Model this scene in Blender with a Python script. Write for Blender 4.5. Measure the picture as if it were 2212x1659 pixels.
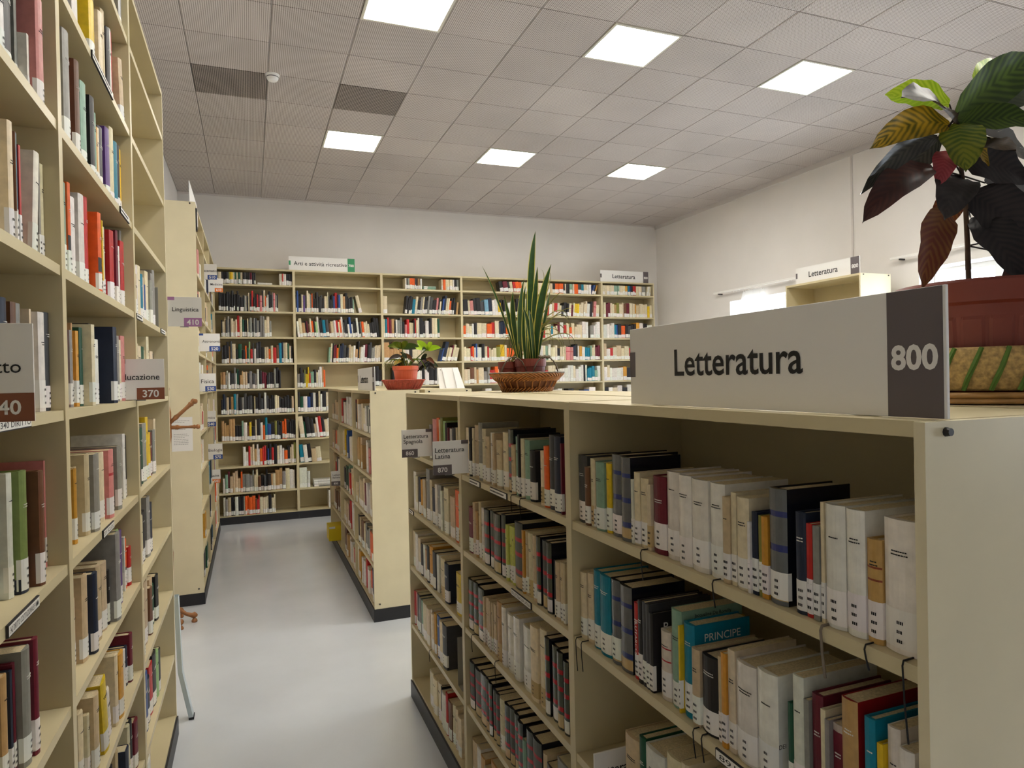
import bpy, bmesh, math, random
from mathutils import Vector, Matrix
from mathutils.bvhtree import BVHTree
R=random.Random(7)
S=bpy.context.scene; COL=S.collection
for o in list(bpy.data.objects): bpy.data.objects.remove(o)

# ------------------------------------------------------------------ camera, world, exposure
CAMZ=1.65; FPX=1455.3763; YAW,PITCH,ROLL=.3703,-.0071,-.0208
cy_,sy_=math.cos(YAW),math.sin(YAW); cp_,sp_=math.cos(PITCH),math.sin(PITCH)
FW=Vector((sy_*cp_,cy_*cp_,sp_)); RT0=Vector((cy_,-sy_,0)); UP0=RT0.cross(FW)
RT=RT0*math.cos(ROLL)+UP0*math.sin(ROLL); UP=UP0*math.cos(ROLL)-RT0*math.sin(ROLL)
cam=bpy.data.cameras.new('camera'); camo=bpy.data.objects.new('camera',cam); COL.objects.link(camo)
cam.sensor_fit='HORIZONTAL'; cam.sensor_width=36; cam.lens=FPX/2212*36; cam.clip_start=.02; cam.clip_end=100
camo.matrix_world=Matrix(((RT.x,UP.x,-FW.x,0),(RT.y,UP.y,-FW.y,0),(RT.z,UP.z,-FW.z,CAMZ),(0,0,0,1)))
S.camera=camo
S.view_settings.view_transform='Standard'; S.view_settings.look='None'
S.view_settings.gamma=1; S.view_settings.use_curve_mapping=False
S.view_settings.exposure=1.28
w=bpy.data.worlds.new('overcast_sky'); S.world=w; w.use_nodes=True
bg=w.node_tree.nodes['Background']; bg.inputs[0].default_value=(.80,.90,1,1); bg.inputs[1].default_value=5.0
S.cycles.use_denoising=True; S.cycles.max_bounces=10; S.cycles.diffuse_bounces=6
LAMP=17.0          # strength of the ceiling diffusers

# ------------------------------------------------------------------ helpers
def lin(c):
    return tuple(((x/255)/12.92 if x/255<=.04045 else ((x/255+.055)/1.055)**2.4) for x in c)
class MB:
    def __init__(s): s.v=[];s.f=[];s.t=[];s.m=[]
    def poly(s,pts,tint=None,mi=0):
        n=len(s.v); s.v+= [tuple(p) for p in pts]; s.f.append(tuple(range(n,n+len(pts)))); s.t.append(tint); s.m.append(mi)
    def box(s,x0,x1,y0,y1,z0,z1,tint=None,mi=0,M=None,rnd=0):
        c=[(x0,y0,z0),(x1,y0,z0),(x1,y1,z0),(x0,y1,z0),(x0,y0,z1),(x1,y0,z1),(x1,y1,z1),(x0,y1,z1)]
        if M is not None: c=[tuple(M@Vector(p)) for p in c]
        n=len(s.v); s.v+=c
        for f in ((0,3,2,1),(4,5,6,7),(0,1,5,4),(1,2,6,5),(2,3,7,6),(3,0,4,7)):
            s.f.append(tuple(n+i for i in f)); s.t.append(tint); s.m.append(mi)
    def ring(s,prof,n=24,closed=False,tint=None,mi=0,cx=0,cy=0,sx=1,sy=1,wob=None):
        """lathe: prof = list of (r,z)"""
        b=len(s.v)
        for (r,z) in prof:
            for i in range(n):
                a=2*math.pi*i/n; rr=r*(wob(a,z) if wob else 1)
                s.v.append((cx+sx*rr*math.cos(a),cy+sy*rr*math.sin(a),z))
        for k in range(len(prof)-1):
            for i in range(n):
                j=(i+1)%n; s.f.append((b+k*n+i,b+k*n+j,b+(k+1)*n+j,b+(k+1)*n+i)); s.t.append(tint); s.m.append(mi)
    def tube(s,pts,r,n=6,tint=None,mi=0,caps=True):
        pts=[Vector(p) for p in pts]; m=len(pts); b=len(s.v); rr=r if isinstance(r,(list,tuple)) else [r]*m
        up=Vector((0,0,1))
        for i,p in enumerate(pts):
            d=(pts[min(i+1,m-1)]-pts[max(i-1,0)]).normalized()
            u=d.cross(up)
            if u.length<1e-3: u=d.cross(Vector((1,0,0)))
            u.normalize(); v=d.cross(u)
            for k in range(n):
                a=2*math.pi*k/n; s.v.append(tuple(p+(u*math.cos(a)+v*math.sin(a))*rr[i]))
        for i in range(m-1):
            for k in range(n):
                l=(k+1)%n; s.f.append((b+i*n+k,b+i*n+l,b+(i+1)*n+l,b+(i+1)*n+k)); s.t.append(tint); s.m.append(mi)
        if caps:
            s.f.append(tuple(b+k for k in reversed(range(n)))); s.t.append(tint); s.m.append(mi)
            s.f.append(tuple(b+(m-1)*n+k for k in range(n))); s.t.append(tint); s.m.append(mi)
    def mesh(s,name,mats,smooth=False):
        me=bpy.data.meshes.new(name); me.from_pydata(s.v,[],s.f)
        for m in (mats if isinstance(mats,(list,tuple)) else [mats]): me.materials.append(m)
        if any(s.m): me.polygons.foreach_set('material_index',s.m)
        if any(t is not None for t in s.t):
            at=me.color_attributes.new('tint','FLOAT_COLOR','CORNER'); buf=[]
            for f,t in zip(s.f,s.t):
                t=t or (.5,.5,.5); buf+= [t[0],t[1],t[2],1.0]*len(f)
            at.data.foreach_set('color',buf)
        if smooth: me.polygons.foreach_set('use_smooth',[True]*len(me.polygons))
        me.update(); return me
    def obj(s,name,mats,parent=None,smooth=False,loc=None):
        return link(name,s.mesh(name,mats,smooth),parent,loc)
def link(name,me,parent=None,loc=None):
    o=bpy.data.objects.new(name,me); COL.objects.link(o)
    if parent: o.parent=parent
    if loc: o.location=loc
    return o
def tag(o,label=None,cat=None,group=None,kind=None):
    if label: o['label']=label
    if cat: o['category']=cat
    if group: o['group']=group
    if kind: o['kind']=kind
    return o
def thing(name,label,cat,loc=(0,0,0),rz=0,group=None):
    o=bpy.data.objects.new(name,None); o.empty_display_size=.05; COL.objects.link(o); o.location=loc; o.rotation_euler=(0,0,rz)
    return tag(o,label,cat,group)
def bev(o,wd=.002,seg=1):
    m=o.modifiers.new('edge','BEVEL'); m.width=wd; m.segments=seg; m.limit_method='ANGLE'; return o

# ------------------------------------------------------------------ materials
def mat(name,rgb=None,rough=.5,metal=0,spec=.5,noise=0,nscale=20,attr=False,bump=0,bscale=200,trans=0,emit=None,es=0,sheen=0):
    m=bpy.data.materials.new(name); m.use_nodes=True; nt=m.node_tree; b=nt.nodes['Principled BSDF']
    b.inputs['Roughness'].default_value=rough; b.inputs['Metallic'].default_value=metal; b.inputs['Specular IOR Level'].default_value=spec
    src=None
    if attr:
        a=nt.nodes.new('ShaderNodeAttribute'); a.attribute_name='tint'; src=a.outputs['Color']
    elif rgb:
        c=lin(rgb); b.inputs['Base Color'].default_value=(*c,1)
    if noise:
        tc=nt.nodes.new('ShaderNodeTexCoord'); n=nt.nodes.new('ShaderNodeTexNoise'); n.inputs['Scale'].default_value=nscale; n.inputs['Detail'].default_value=5
        nt.links.new(tc.outputs['Object'],n.inputs['Vector'])
        mr=nt.nodes.new('ShaderNodeMapRange'); mr.inputs[1].default_value=.3; mr.inputs[2].default_value=.7; mr.inputs[3].default_value=1-noise; mr.inputs[4].default_value=1+noise*.4
        nt.links.new(n.outputs['Fac'],mr.inputs[0])
        mx=nt.nodes.new('ShaderNodeVectorMath'); mx.operation='SCALE'; nt.links.new(mr.outputs[0],mx.inputs['Scale'])
        if src: nt.links.new(src,mx.inputs[0])
        else: mx.inputs[0].default_value=lin(rgb)
        src=mx.outputs[0]
    if src: nt.links.new(src,b.inputs['Base Color'])
    if bump:
        tc=nt.nodes.new('ShaderNodeTexCoord'); n=nt.nodes.new('ShaderNodeTexNoise'); n.inputs['Scale'].default_value=bscale
        nt.links.new(tc.outputs['Object'],n.inputs['Vector']); bp=nt.nodes.new('ShaderNodeBump'); bp.inputs['Strength'].default_value=bump; bp.inputs['Distance'].default_value=.002
        nt.links.new(n.outputs['Fac'],bp.inputs['Height']); nt.links.new(bp.outputs[0],b.inputs['Normal'])
    if trans: b.inputs['Subsurface Weight'].default_value=0
    if emit: b.inputs['Emission Color'].default_value=(*emit,1); b.inputs['Emission Strength'].default_value=es
    return m
M={}
M['metal']=mat('cream_painted_metal',(205,192,154),.42,0,.4,noise=.05,nscale=6)
M['metal_lit']=mat('cream_painted_metal_lit_end',(222,211,178),.42,0,.4,noise=.06,nscale=5)  # same cream paint, paler: light on the end panels put into the colour
M['plinth']=mat('black_plinth_paint',(34,34,38),.45,noise=.2,nscale=8)
M['screw']=mat('black_screw',(22,20,22),.4)
M['wall']=mat('white_wall_paint',(226,222,218),.85,spec=.2,noise=.05,nscale=1.6,bump=.15,bscale=120)
M['slab']=mat('ceiling_slab_paint',(90,84,80),.9)
M['trim']=mat('grey_trim_paint',(206,200,196),.7)
M['cover']=mat('book_cover',None,.45,0,.4,attr=True,noise=.14,nscale=60)
M['coverw']=mat('book_cover_film',None,.22,0,.5,attr=True,noise=.14,nscale=40,bump=.35,bscale=45)
M['paper']=mat('page_edges',(214,198,162),.85,spec=.1,noise=.25,nscale=300)
M['print']=mat('paper_label',None,.55,0,.3,attr=True)
M['sign']=mat('white_sign_board',(232,230,226),.5,spec=.3)
M['ink']=mat('black_lettering',(24,24,26),.6)
M['inkw']=mat('white_lettering',(232,230,226),.6)
for k,c in dict(grey=(98,90,92),green=(45,140,90),brown=(132,76,50),lilac=(170,120,170),blue=(48,78,150),orange=(222,120,50)).items(): M['band_'+k]=mat('sign_band_'+k,c,.5)
M['white']=mat('white_paint',(236,234,230),.45)
M['wood']=mat('turned_wood',(158,104,58),.35,noise=.3,nscale=30)
M['terra']=mat('terracotta_plastic',(206,92,52),.45,noise=.08,nscale=12)
M['terrad']=mat('dark_terracotta_plastic',(122,52,38),.5,noise=.08,nscale=12)
M['soil']=mat('potting_soil',(52,40,32),.95,noise=.4,nscale=90)
M['wick']=mat('willow_wicker',(176,112,52),.45,noise=.4,nscale=60)
M['wickd']=mat('dark_wicker',(112,62,30),.5,noise=.3,nscale=60)
M['wickr']=mat('red_wicker',(170,72,56),.5,noise=.35,nscale=60)
M['straw']=mat('plaited_straw',(196,164,104),.75,noise=.45,nscale=140,bump=.8,bscale=160)
M['strawg']=mat('green_ribbon',(84,120,40),.6,noise=.2,nscale=60)
M['bamboo']=mat('bamboo_hoop',(186,142,86),.4,noise=.25,nscale=30)
M['wire']=mat('twisted_wire',(120,110,95),.35,.8)
M['chrome']=mat('grey_steel',(150,150,150),.3,.7)
M['cord']=mat('black_ribbon',(18,17,18),.7)
M['black']=mat('black_board',(24,24,26),.5)
M['yellow']=mat('yellow_card',(222,196,20),.5)
M['rib']=mat('grey_ribbon',(120,108,92),.6)
M['cloth']=mat('sheer_curtain',(240,238,234),.9,spec=.1)
def leafmat(name,c1,c2,rough=.42,scale=14,vein=True):
    m=bpy.data.materials.new(name); m.use_nodes=True; nt=m.node_tree; b=nt.nodes['Principled BSDF']; b.inputs['Roughness'].default_value=rough; b.inputs['Specular IOR Level'].default_value=.32
    at=nt.nodes.new('ShaderNodeAttribute'); at.attribute_name='tint'      # r = across, g = along
    sx=nt.nodes.new('ShaderNodeSeparateColor'); nt.links.new(at.outputs['Color'],sx.inputs[0])
    # herringbone veins : sin(along*k - |across|*k2)
    a=nt.nodes.new('ShaderNodeMath'); a.operation='MULTIPLY'; a.inputs[1].default_value=70; nt.links.new(sx.outputs[1],a.inputs[0])
    c=nt.nodes.new('ShaderNodeMath'); c.operation='MULTIPLY'; c.inputs[1].default_value=16; nt.links.new(sx.outputs[0],c.inputs[0])
    d=nt.nodes.new('ShaderNodeMath'); d.operation='SUBTRACT'; nt.links.new(a.outputs[0],d.inputs[0]); nt.links.new(c.outputs[0],d.inputs[1])
    e=nt.nodes.new('ShaderNodeMath'); e.operation='SINE'; nt.links.new(d.outputs[0],e.inputs[0])
    n=nt.nodes.new('ShaderNodeTexNoise'); n.inputs['Scale'].default_value=scale; tc=nt.nodes.new('ShaderNodeTexCoord'); nt.links.new(tc.outputs['Object'],n.inputs['Vector'])
    f=nt.nodes.new('ShaderNodeMath'); f.operation='MULTIPLY_ADD'; f.inputs[1].default_value=.16 if vein else 0; nt.links.new(e.outputs[0],f.inputs[0]); nt.links.new(n.outputs['Fac'],f.inputs[2])
    mr=nt.nodes.new('ShaderNodeMapRange'); mr.inputs[1].default_value=.35; mr.inputs[2].default_value=.7; nt.links.new(f.outputs[0],mr.inputs[0])
    mx=nt.nodes.new('ShaderNodeMix'); mx.data_type='RGBA'; mx.inputs[6].default_value=(*lin(c1),1); mx.inputs[7].default_value=(*lin(c2),1); nt.links.new(mr.outputs[0],mx.inputs[0])
    nt.links.new(mx.outputs[2],b.inputs['Base Color'])
    tr=nt.nodes.new('ShaderNodeBsdfTranslucent'); nt.links.new(mx.outputs[2],tr.inputs[0]); ms=nt.nodes.new('ShaderNodeMixShader'); ms.inputs[0].default_value=.22
    out=nt.nodes['Material Output']; nt.links.new(b.outputs[0],ms.inputs[1]); nt.links.new(tr.outputs[0],ms.inputs[2]); nt.links.new(ms.outputs[0],out.inputs[0])
    return m
LM=dict(lime=leafmat('lime_leaf',(150,190,30),(190,215,60)),green=leafmat('green_leaf',(44,62,24),(78,100,34)),dark=leafmat('dark_green_leaf',(34,46,26),(54,62,36)),
 brown=leafmat('bronze_leaf',(44,34,24),(66,50,34)),mottle=leafmat('yellow_veined_leaf',(84,78,18),(176,140,34)),mottle2=leafmat('olive_veined_leaf',(66,88,24),(120,124,36)),
 silver=leafmat('glossy_dark_leaf',(34,34,32),(58,58,52),.24),maroon=leafmat('maroon_leaf',(46,22,20),(66,34,28)),pink=leafmat('pink_leaf',(140,52,60),(160,70,76)),
 black=leafmat('blackish_leaf',(26,24,26),(42,36,36)),rust=leafmat('rust_leaf',(86,38,22),(110,70,34)))
def bladem(name,c,edge):
    m=bpy.data.materials.new(name); m.use_nodes=True; nt=m.node_tree; b=nt.nodes['Principled BSDF']; b.inputs['Roughness'].default_value=.35
    at=nt.nodes.new('ShaderNodeAttribute'); at.attribute_name='tint'; sx=nt.nodes.new('ShaderNodeSeparateColor'); nt.links.new(at.outputs['Color'],sx.inputs[0])
    g=nt.nodes.new('ShaderNodeMath'); g.operation='GREATER_THAN'; g.inputs[1].default_value=.78; nt.links.new(sx.outputs[0],g.inputs[0])
    tc=nt.nodes.new('ShaderNodeTexCoord'); wv=nt.nodes.new('ShaderNodeTexNoise'); wv.inputs['Scale'].default_value=40; mp=nt.nodes.new('ShaderNodeMapping'); mp.inputs['Scale'].default_value=(.4,.4,1.6)
    nt.links.new(tc.outputs['Object'],mp.inputs[0]); nt.links.new(mp.outputs[0],wv.inputs['Vector'])
    m1=nt.nodes.new('ShaderNodeMix'); m1.data_type='RGBA'; m1.inputs[6].default_value=(*lin(c),1); m1.inputs[7].default_value=(*lin(tuple(min(255,int(x*1.7)) for x in c)),1); nt.links.new(wv.outputs['Fac'],m1.inputs[0])
    m2=nt.nodes.new('ShaderNodeMix'); m2.data_type='RGBA'; nt.links.new(g.outputs[0],m2.inputs[0]); nt.links.new(m1.outputs[2],m2.inputs[6]); m2.inputs[7].default_value=(*lin(edge),1)
    nt.links.new(m2.outputs[2],b.inputs['Base Color']); return m
M['blade']=bladem('snake_plant_blade',(28,52,20),(200,190,90))
M['thin']=bladem('dracaena_blade',(92,92,44),(120,84,52))
# floor : polished vinyl
M['floor']=mat('polished_grey_vinyl',(204,208,213),.17,spec=.6,noise=.07,nscale=2.2)
# perforated ceiling tile
def tilemat(name,c,hole,rad):
    m=bpy.data.materials.new(name); m.use_nodes=True; nt=m.node_tree; b=nt.nodes['Principled BSDF']; b.inputs['Roughness'].default_value=.7; b.inputs['Specular IOR Level'].default_value=.2
    tc=nt.nodes.new('ShaderNodeTexCoord'); a=nt.nodes.new('ShaderNodeVectorMath'); a.operation='SCALE'; a.inputs['Scale'].default_value=1/.0125; nt.links.new(tc.outputs['Object'],a.inputs[0])
    f=nt.nodes.new('ShaderNodeVectorMath'); f.operation='FRACTION'; nt.links.new(a.outputs[0],f.inputs[0])
    s=nt.nodes.new('ShaderNodeVectorMath'); s.operation='SUBTRACT'; s.inputs[1].default_value=(.5,.5,0); nt.links.new(f.outputs[0],s.inputs[0])
    z=nt.nodes.new('ShaderNodeVectorMath'); z.operation='MULTIPLY'; z.inputs[1].default_value=(1,1,0); nt.links.new(s.outputs[0],z.inputs[0])
    l=nt.nodes.new('ShaderNodeVectorMath'); l.operation='LENGTH'; nt.links.new(z.outputs[0],l.inputs[0])
    t=nt.nodes.new('ShaderNodeMath'); t.operation='LESS_THAN'; t.inputs[1].default_value=rad; nt.links.new(l.outputs['Value'],t.inputs[0])
    g=nt.nodes.new('ShaderNodeNewGeometry'); n=nt.nodes.new('ShaderNodeTexNoise'); n.inputs['Scale'].default_value=1.3; n.inputs['Detail'].default_value=6; nt.links.new(g.outputs['Position'],n.inputs['Vector'])
    oi=nt.nodes.new('ShaderNodeObjectInfo'); ad=nt.nodes.new('ShaderNodeMath'); ad.operation='MULTIPLY_ADD'; ad.inputs[1].default_value=.25; nt.links.new(oi.outputs['Random'],ad.inputs[0]); nt.links.new(n.outputs['Fac'],ad.inputs[2])
    mr=nt.nodes.new('ShaderNodeMapRange'); mr.inputs[1].default_value=.3; mr.inputs[2].default_value=.95; mr.inputs[3].default_value=.84; mr.inputs[4].default_value=1.06; nt.links.new(ad.outputs[0],mr.inputs[0])
    mx=nt.nodes.new('ShaderNodeMix'); mx.data_type='RGBA'; mx.inputs[6].default_value=(*lin(c),1); mx.inputs[7].default_value=(*lin(hole),1); nt.links.new(t.outputs[0],mx.inputs[0])
    v=nt.nodes.new('ShaderNodeVectorMath'); v.operation='SCALE'; nt.links.new(mx.outputs[2],v.inputs[0]); nt.links.new(mr.outputs[0],v.inputs['Scale']); nt.links.new(v.outputs[0],b.inputs['Base Color'])
    return m
M['tile']=tilemat('perforated_ceiling_tile',(212,204,199),(120,108,102),.31)
M['tileo']=tilemat('open_ceiling_grille',(176,166,158),(58,50,46),.40)
M['lamp']=mat('lamp_diffuser',(255,250,235),.5,emit=(1,.96,.88),es=LAMP)
M['lampf']=mat('lamp_frame',(214,210,196),.4)
def glassmat():
    m=bpy.data.materials.new('window_glass'); m.use_nodes=True; nt=m.node_tree; nt.nodes.remove(nt.nodes['Principled BSDF'])
    t=nt.nodes.new('ShaderNodeBsdfTransparent'); g=nt.nodes.new('ShaderNodeBsdfGlossy'); g.inputs['Roughness'].default_value=.03; x=nt.nodes.new('ShaderNodeMixShader'); x.inputs[0].default_value=.07
    nt.links.new(t.outputs[0],x.inputs[1]); nt.links.new(g.outputs[0],x.inputs[2]); nt.links.new(x.outputs[0],nt.nodes['Material Output'].inputs[0]); return m
M['glass']=glassmat()

# ------------------------------------------------------------------ room shell
XL,XR,YB,YF,ZC=-.764,5.912,8.93,-4.2,3.971
def struct(name,mb,m,parent=None): return tag(mb.obj(name,m,parent),kind='structure') if parent is None else mb.obj(name,m,parent)
b=MB(); b.box(XL-.2,XR+.4,YF-.2,YB+.2,-.15,0); struct('floor',b,M['floor'])
b=MB(); b.box(XL-.2,XL,YF-.2,YB+.2,0,ZC+.2); struct('wall_left',b,M['wall'])
b=MB(); b.box(XL,XR,YB,YB+.2,0,ZC+.2); struct('wall_back',b,M['wall'])
b=MB(); b.box(XL,XR,YF-.2,YF,0,ZC+.2); struct('wall_front',b,M['wall'])
WIN=[(6.05,7.235),(3.36,4.543),(-2.03,-.84)]; WZ0,WZ1=.95,2.612  # last window is out of view, added to bring cool daylight near the camera
b=MB(); b.box(XR,XR+.34,YF-.2,YB+.2,0,WZ0); b.box(XR,XR+.34,YF-.2,YB+.2,WZ1,ZC+.2)
ys=[YF-.2]+[v for p in sorted(WIN) for v in p]+[YB+.2]
for a,c in zip(ys[0::2],ys[1::2]): b.box(XR,XR+.34,a,c,WZ0,WZ1)
struct('wall_right',b,M['wall'])
b=MB(); b.box(XL-.2,XR+.4,YF-.2,YB+.2,ZC+.012,ZC+.2); ceil=struct('ceiling',b,M['slab'])
b=MB(); b.box(XR-.022,XR,YF,YB,3.915,ZC); struct('trim_1',b,M['trim'])
b=MB(); b.box(XR-.012,XR,5.27,5.29,2.62,3.915); struct('trim_2',b,M['trim'])
b=MB(); b.box(XL,XR-.03,YB-.012,YB,3.95,ZC); struct('trim_3',b,M['trim'])
for i,(a,c) in enumerate(WIN):
    o=bpy.data.objects.new(f'window_{i+1}',None); COL.objects.link(o); o.location=(XR+.24,(a+c)/2,0); tag(o,kind='structure')
    h=(c-a)/2; b=MB(); t=.05
    b.box(-.03,.03,-h,-h+t,WZ0,WZ1); b.box(-.03,.03,h-t,h,WZ0,WZ1); b.box(-.03,.03,-h+t,h-t,WZ0,WZ0+t); b.box(-.03,.03,-h+t,h-t,WZ1-t,WZ1); b.box(-.03,.03,-.03,.03,WZ0+t,WZ1-t)
    b.obj('window_frame',M['white'],o)
    for s in (-1,1):
        b=MB(); y0,y1=(-h+t,-.03) if s<0 else (.03,h-t); b.box(-.003,.003,y0,y1,WZ0+t,WZ1-t); b.obj('window_pane',M['glass'],o)
    li=bpy.data.lights.new('window_portal','AREA'); li.shape='RECTANGLE'; li.size=c-a; li.size_y=WZ1-WZ0; li.cycles.is_portal=True
    lo=bpy.data.objects.new('window_portal',li); COL.objects.link(lo); lo.location=(XR+.30,(a+c)/2,(WZ0+WZ1)/2); lo.rotation_euler=(math.pi/2,0,math.pi/2)
# ceiling tiles
TX,TY=.527,.499; GX=[.7+TX*k for k in range(-2,11)]; GY=[6.355+TY*k for k in range(-18,6)]
gx=[XL]+[g for g in GX if XL+.05<g<XR-.05]+[XR]; gy=[YF]+[g for g in GY if YF+.05<g<YB-.04]+[YB]
LAMPS=[(.7,3.86),(2.281,3.86),(3.862,3.86),(.7,6.355),(2.281,6.355),(3.862,6.355),(.7,1.365),(2.281,1.365),(3.862,1.365)]
VENT=[(-.354,5.357),(.7,5.357)]
cache={}
def near(p,l): return any(abs(p[0]-q[0])<.03 and abs(p[1]-q[1])<.03 for q in l)
for i in range(len(gx)-1):
    for j in range(len(gy)-1):
        x0,x1,y0,y1=gx[i],gx[i+1],gy[j],gy[j+1]
        if y1<.9 : continue
        if near((x0,y0),LAMPS): continue
        v=near((x0,y0),VENT); wx,wy=round(x1-x0,3),round(y1-y0,3); key=(wx,wy,v)
        if key not in cache:
            hx,hy=wx/2-.0018,wy/2-.0018; b=MB(); q=.004
            lo=[(-hx,-hy,.012),(hx,-hy,.012),(hx,hy,.012),(-hx,hy,.012)]; mid=[(-hx,-hy,.003),(hx,-hy,.003),(hx,hy,.003),(-hx,hy,.003)]; dn=[(-hx+q,-hy+q,0),(hx-q,-hy+q,0),(hx-q,hy-q,0),(-hx+q,hy-q,0)]
            b.poly(dn[::-1])
            for k in range(4):
                l=(k+1)%4; b.poly((mid[k],mid[l],dn[l],dn[k])); b.poly((lo[k],lo[l],mid[l],mid[k]))
            cache[key]=b.mesh('ceiling_tile',M['tileo'] if v else M['tile'])
        o=link('ceiling_tile',cache[key],ceil,((x0+x1)/2,(y0+y1)/2,ZC-R.random()*.003)); o.rotation_euler=(R.uniform(-.003,.003),R.uniform(-.003,.003),0)
b=MB(); b.box(XL,XR,YF,[g for g in gy if g>=.9-TY][0]+0,ZC-.004,ZC+.011); 
y_=[gy[j+1] for j in range(len(gy)-1) if gy[j+1]<.9]
b=MB(); b.box(XL,XR,YF,max(y_),ZC,ZC+.0115); b.obj('ceiling_panel',M['tile'],ceil)
ln=['above the aisle','above mid room','towards the window wall']
for k,(x,y) in enumerate(LAMPS):
    t=thing('ceiling_light',f"square recessed ceiling light {ln[k%3]}, {['row before the dark grilles','row closest to back wall','row above the big sign'][k//3]}",'light',(x+TX/2,y+TY/2,ZC))
    hx,hy=TX/2-.004,TY/2-.004; f=.018
    b=MB(); b.box(-hx,hx,-hy,-hy+f,-.006,.01); b.box(-hx,hx,hy-f,hy,-.006,.01); b.box(-hx,-hx+f,-hy+f,hy-f,-.006,.01); b.box(hx-f,hx,-hy+f,hy-f,-.006,.01); b.obj('lamp_frame',M['lampf'],t)
    b=MB(); b.box(-hx+f,hx-f,-hy+f,hy-f,.004,.008); b.obj('lamp_diffuser',M['lamp'],t)
    for q in (-.25,0,.25):
        b=MB(); b.box(q*2*hx*.92-.0025,q*2*hx*.92+.0025,-hy+f,hy-f,-.002,.004); b.obj('louvre_bar',M['lampf'],t)
t=thing('smoke_detector','small white round smoke detector on the ceiling between two dark grilles','detector',(.205,5.36,ZC))
b=MB(); b.ring([(0,-.012),(.05,-.012),(.052,0)],24); b.obj('base',M['white'],t)
b=MB(); b.ring([(0,-.05),(.022,-.05),(.034,-.044),(.042,-.03),(.046,-.012)],24); b.obj('sensor_head',M['white'],t,True)
b=MB(); b.ring([(.044,-.024),(.0455,-.021),(.044,-.018)],24); b.obj('vent_slot',M['black'],t)

# ------------------------------------------------------------------ bookcases
LV=[.098,.385,.69,.99,1.285,1.605,1.905,2.205,2.515,2.825]
TH=.015; mcache={}; SOLID=[]   # SOLID: world boxes used only to judge which books can be seen
CASES={}
def part(key,fn,name,m,parent):
    if key not in mcache: mcache[key]=fn().mesh(name,m)
    return link(name,mcache[key],parent)
def bx(*a):
    def f():
        b=MB(); b.box(*a); return b
    return f
def case(cid,label,loc,rz,W,D,levels,top,ends=(0,0),plinth=True,base=None):
    t=thing('bookcase',label,'bookcase',loc,rz); Mx=Matrix.Translation(loc)@Matrix.Rotation(rz,4,'Z')
    z0=base if base is not None else 0
    def add(name,m,*a):
        a=[round(q,4) for q in a]; o=part((name,m)+tuple(a),bx(*a),name,M[m],t); SOLID.append((Mx,a)); return o
    lo=z0+.088 if plinth else z0
    add('side_panel','metal_lit' if ends[0] else 'metal',0,D,0,TH,lo,top-.001); add('side_panel','metal_lit' if ends[1] else 'metal',0,D,W-TH,W,lo,top-.001)
    add('back_panel','metal',D-.006,D-.001,TH,W-TH,lo,top-.021)
    add('top_panel','metal',0.001,D-.001,TH,W-TH,top-.02,top)
    for z in levels: add('shelf','metal',.003,D-.008,TH+.0005,W-TH-.0005,z-.021,z)
    if plinth: add('plinth','plinth',-.006,D+.0,-.002 if ends[0] else 0.0005,W+.002 if ends[1] else W-.0005,z0,z0+.087)
    for k,e in enumerate(ends):
        if e:
            for (xx,zz) in ((.036,top-.014),(D-.03,top-.014),(.036,z0+.12)):
                if zz<z0: continue
                def sc(xx=xx,zz=zz,k=k):
                    b=MB(); n=10; y0,y1=(0,-.007) if k==0 else (W,W+.007)
                    for j in range(n):
                        a0,a1=2*math.pi*j/n,2*math.pi*(j+1)/n; r=.006
                        p=[(xx+r*math.cos(a0),y0,zz+r*math.sin(a0)),(xx+r*math.cos(a1),y0,zz+r*math.sin(a1)),(xx+r*.8*math.cos(a1),y1,zz+r*.8*math.sin(a1)),(xx+r*.8*math.cos(a0),y1,zz+r*.8*math.sin(a0))]
                        b.poly(p); b.poly([p[3],p[2],(xx,y1,zz)])
                    return b
                part(('screw',xx,zz,k,W),sc,'screw',M['screw'],t)
    CASES[cid]=dict(t=t,M=Mx,W=W,D=D,lv=levels,top=top,loc=loc,rz=rz)
    return t
PI=math.pi; XA=.7553; DL=.345; ZL=1.5886; LOW=LV[:5]
RY=[.576,1.564,2.528,3.484]; FY=[4.654,5.55,6.443,7.337]; LY=[.70,1.652,2.60,3.553]
case('R1','low cream bookcase under the big Letteratura 800 sign, its end panel showing',(XA,RY[0],0),0,RY[1]-RY[0],DL,LOW,ZL,(1,0))
case('R2','low cream bookcase with the Letteratura Latina flag sign at its left edge',(XA,RY[1],0),0,RY[2]-RY[1],DL,LOW,ZL)
case('R3','low cream bookcase with the Letteratura Spagnola flag sign at its aisle end',(XA,RY[2],0),0,RY[3]-RY[2],DL,LOW,ZL,(0,1))
case('Q1','low cream bookcase standing back to back behind the big sign, potted croton on top',(XA+2*DL+.03,RY[1],0),PI,RY[1]-RY[0],DL,LOW,ZL,(0,1))
case('Q2','low cream bookcase back to back with the Letteratura Latina one',(XA+2*DL+.03,RY[2],0),PI,RY[2]-RY[1],DL,LOW,ZL)
case('Q3','low cream bookcase back to back with the Letteratura Spagnola one, wicker basket on top',(XA+2*DL+.03,RY[3],0),PI,RY[3]-RY[2],DL,LOW,ZL,(1,0))
XF=.762
case('F1','low cream bookcase with plain end panel facing the aisle crossing, small sign on top',(XF,FY[0],0),0,FY[1]-FY[0],DL,LOW,ZL,(1,0))
case('F2','low cream bookcase in the middle of the row behind the plain end panel',(XF,FY[1],0),0,FY[2]-FY[1],DL,LOW,ZL)
case('F3','low cream bookcase at the far end of its row, yellow box at its foot',(XF,FY[2],0),0,FY[3]-FY[2],DL,LOW,ZL,(0,1))
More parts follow.
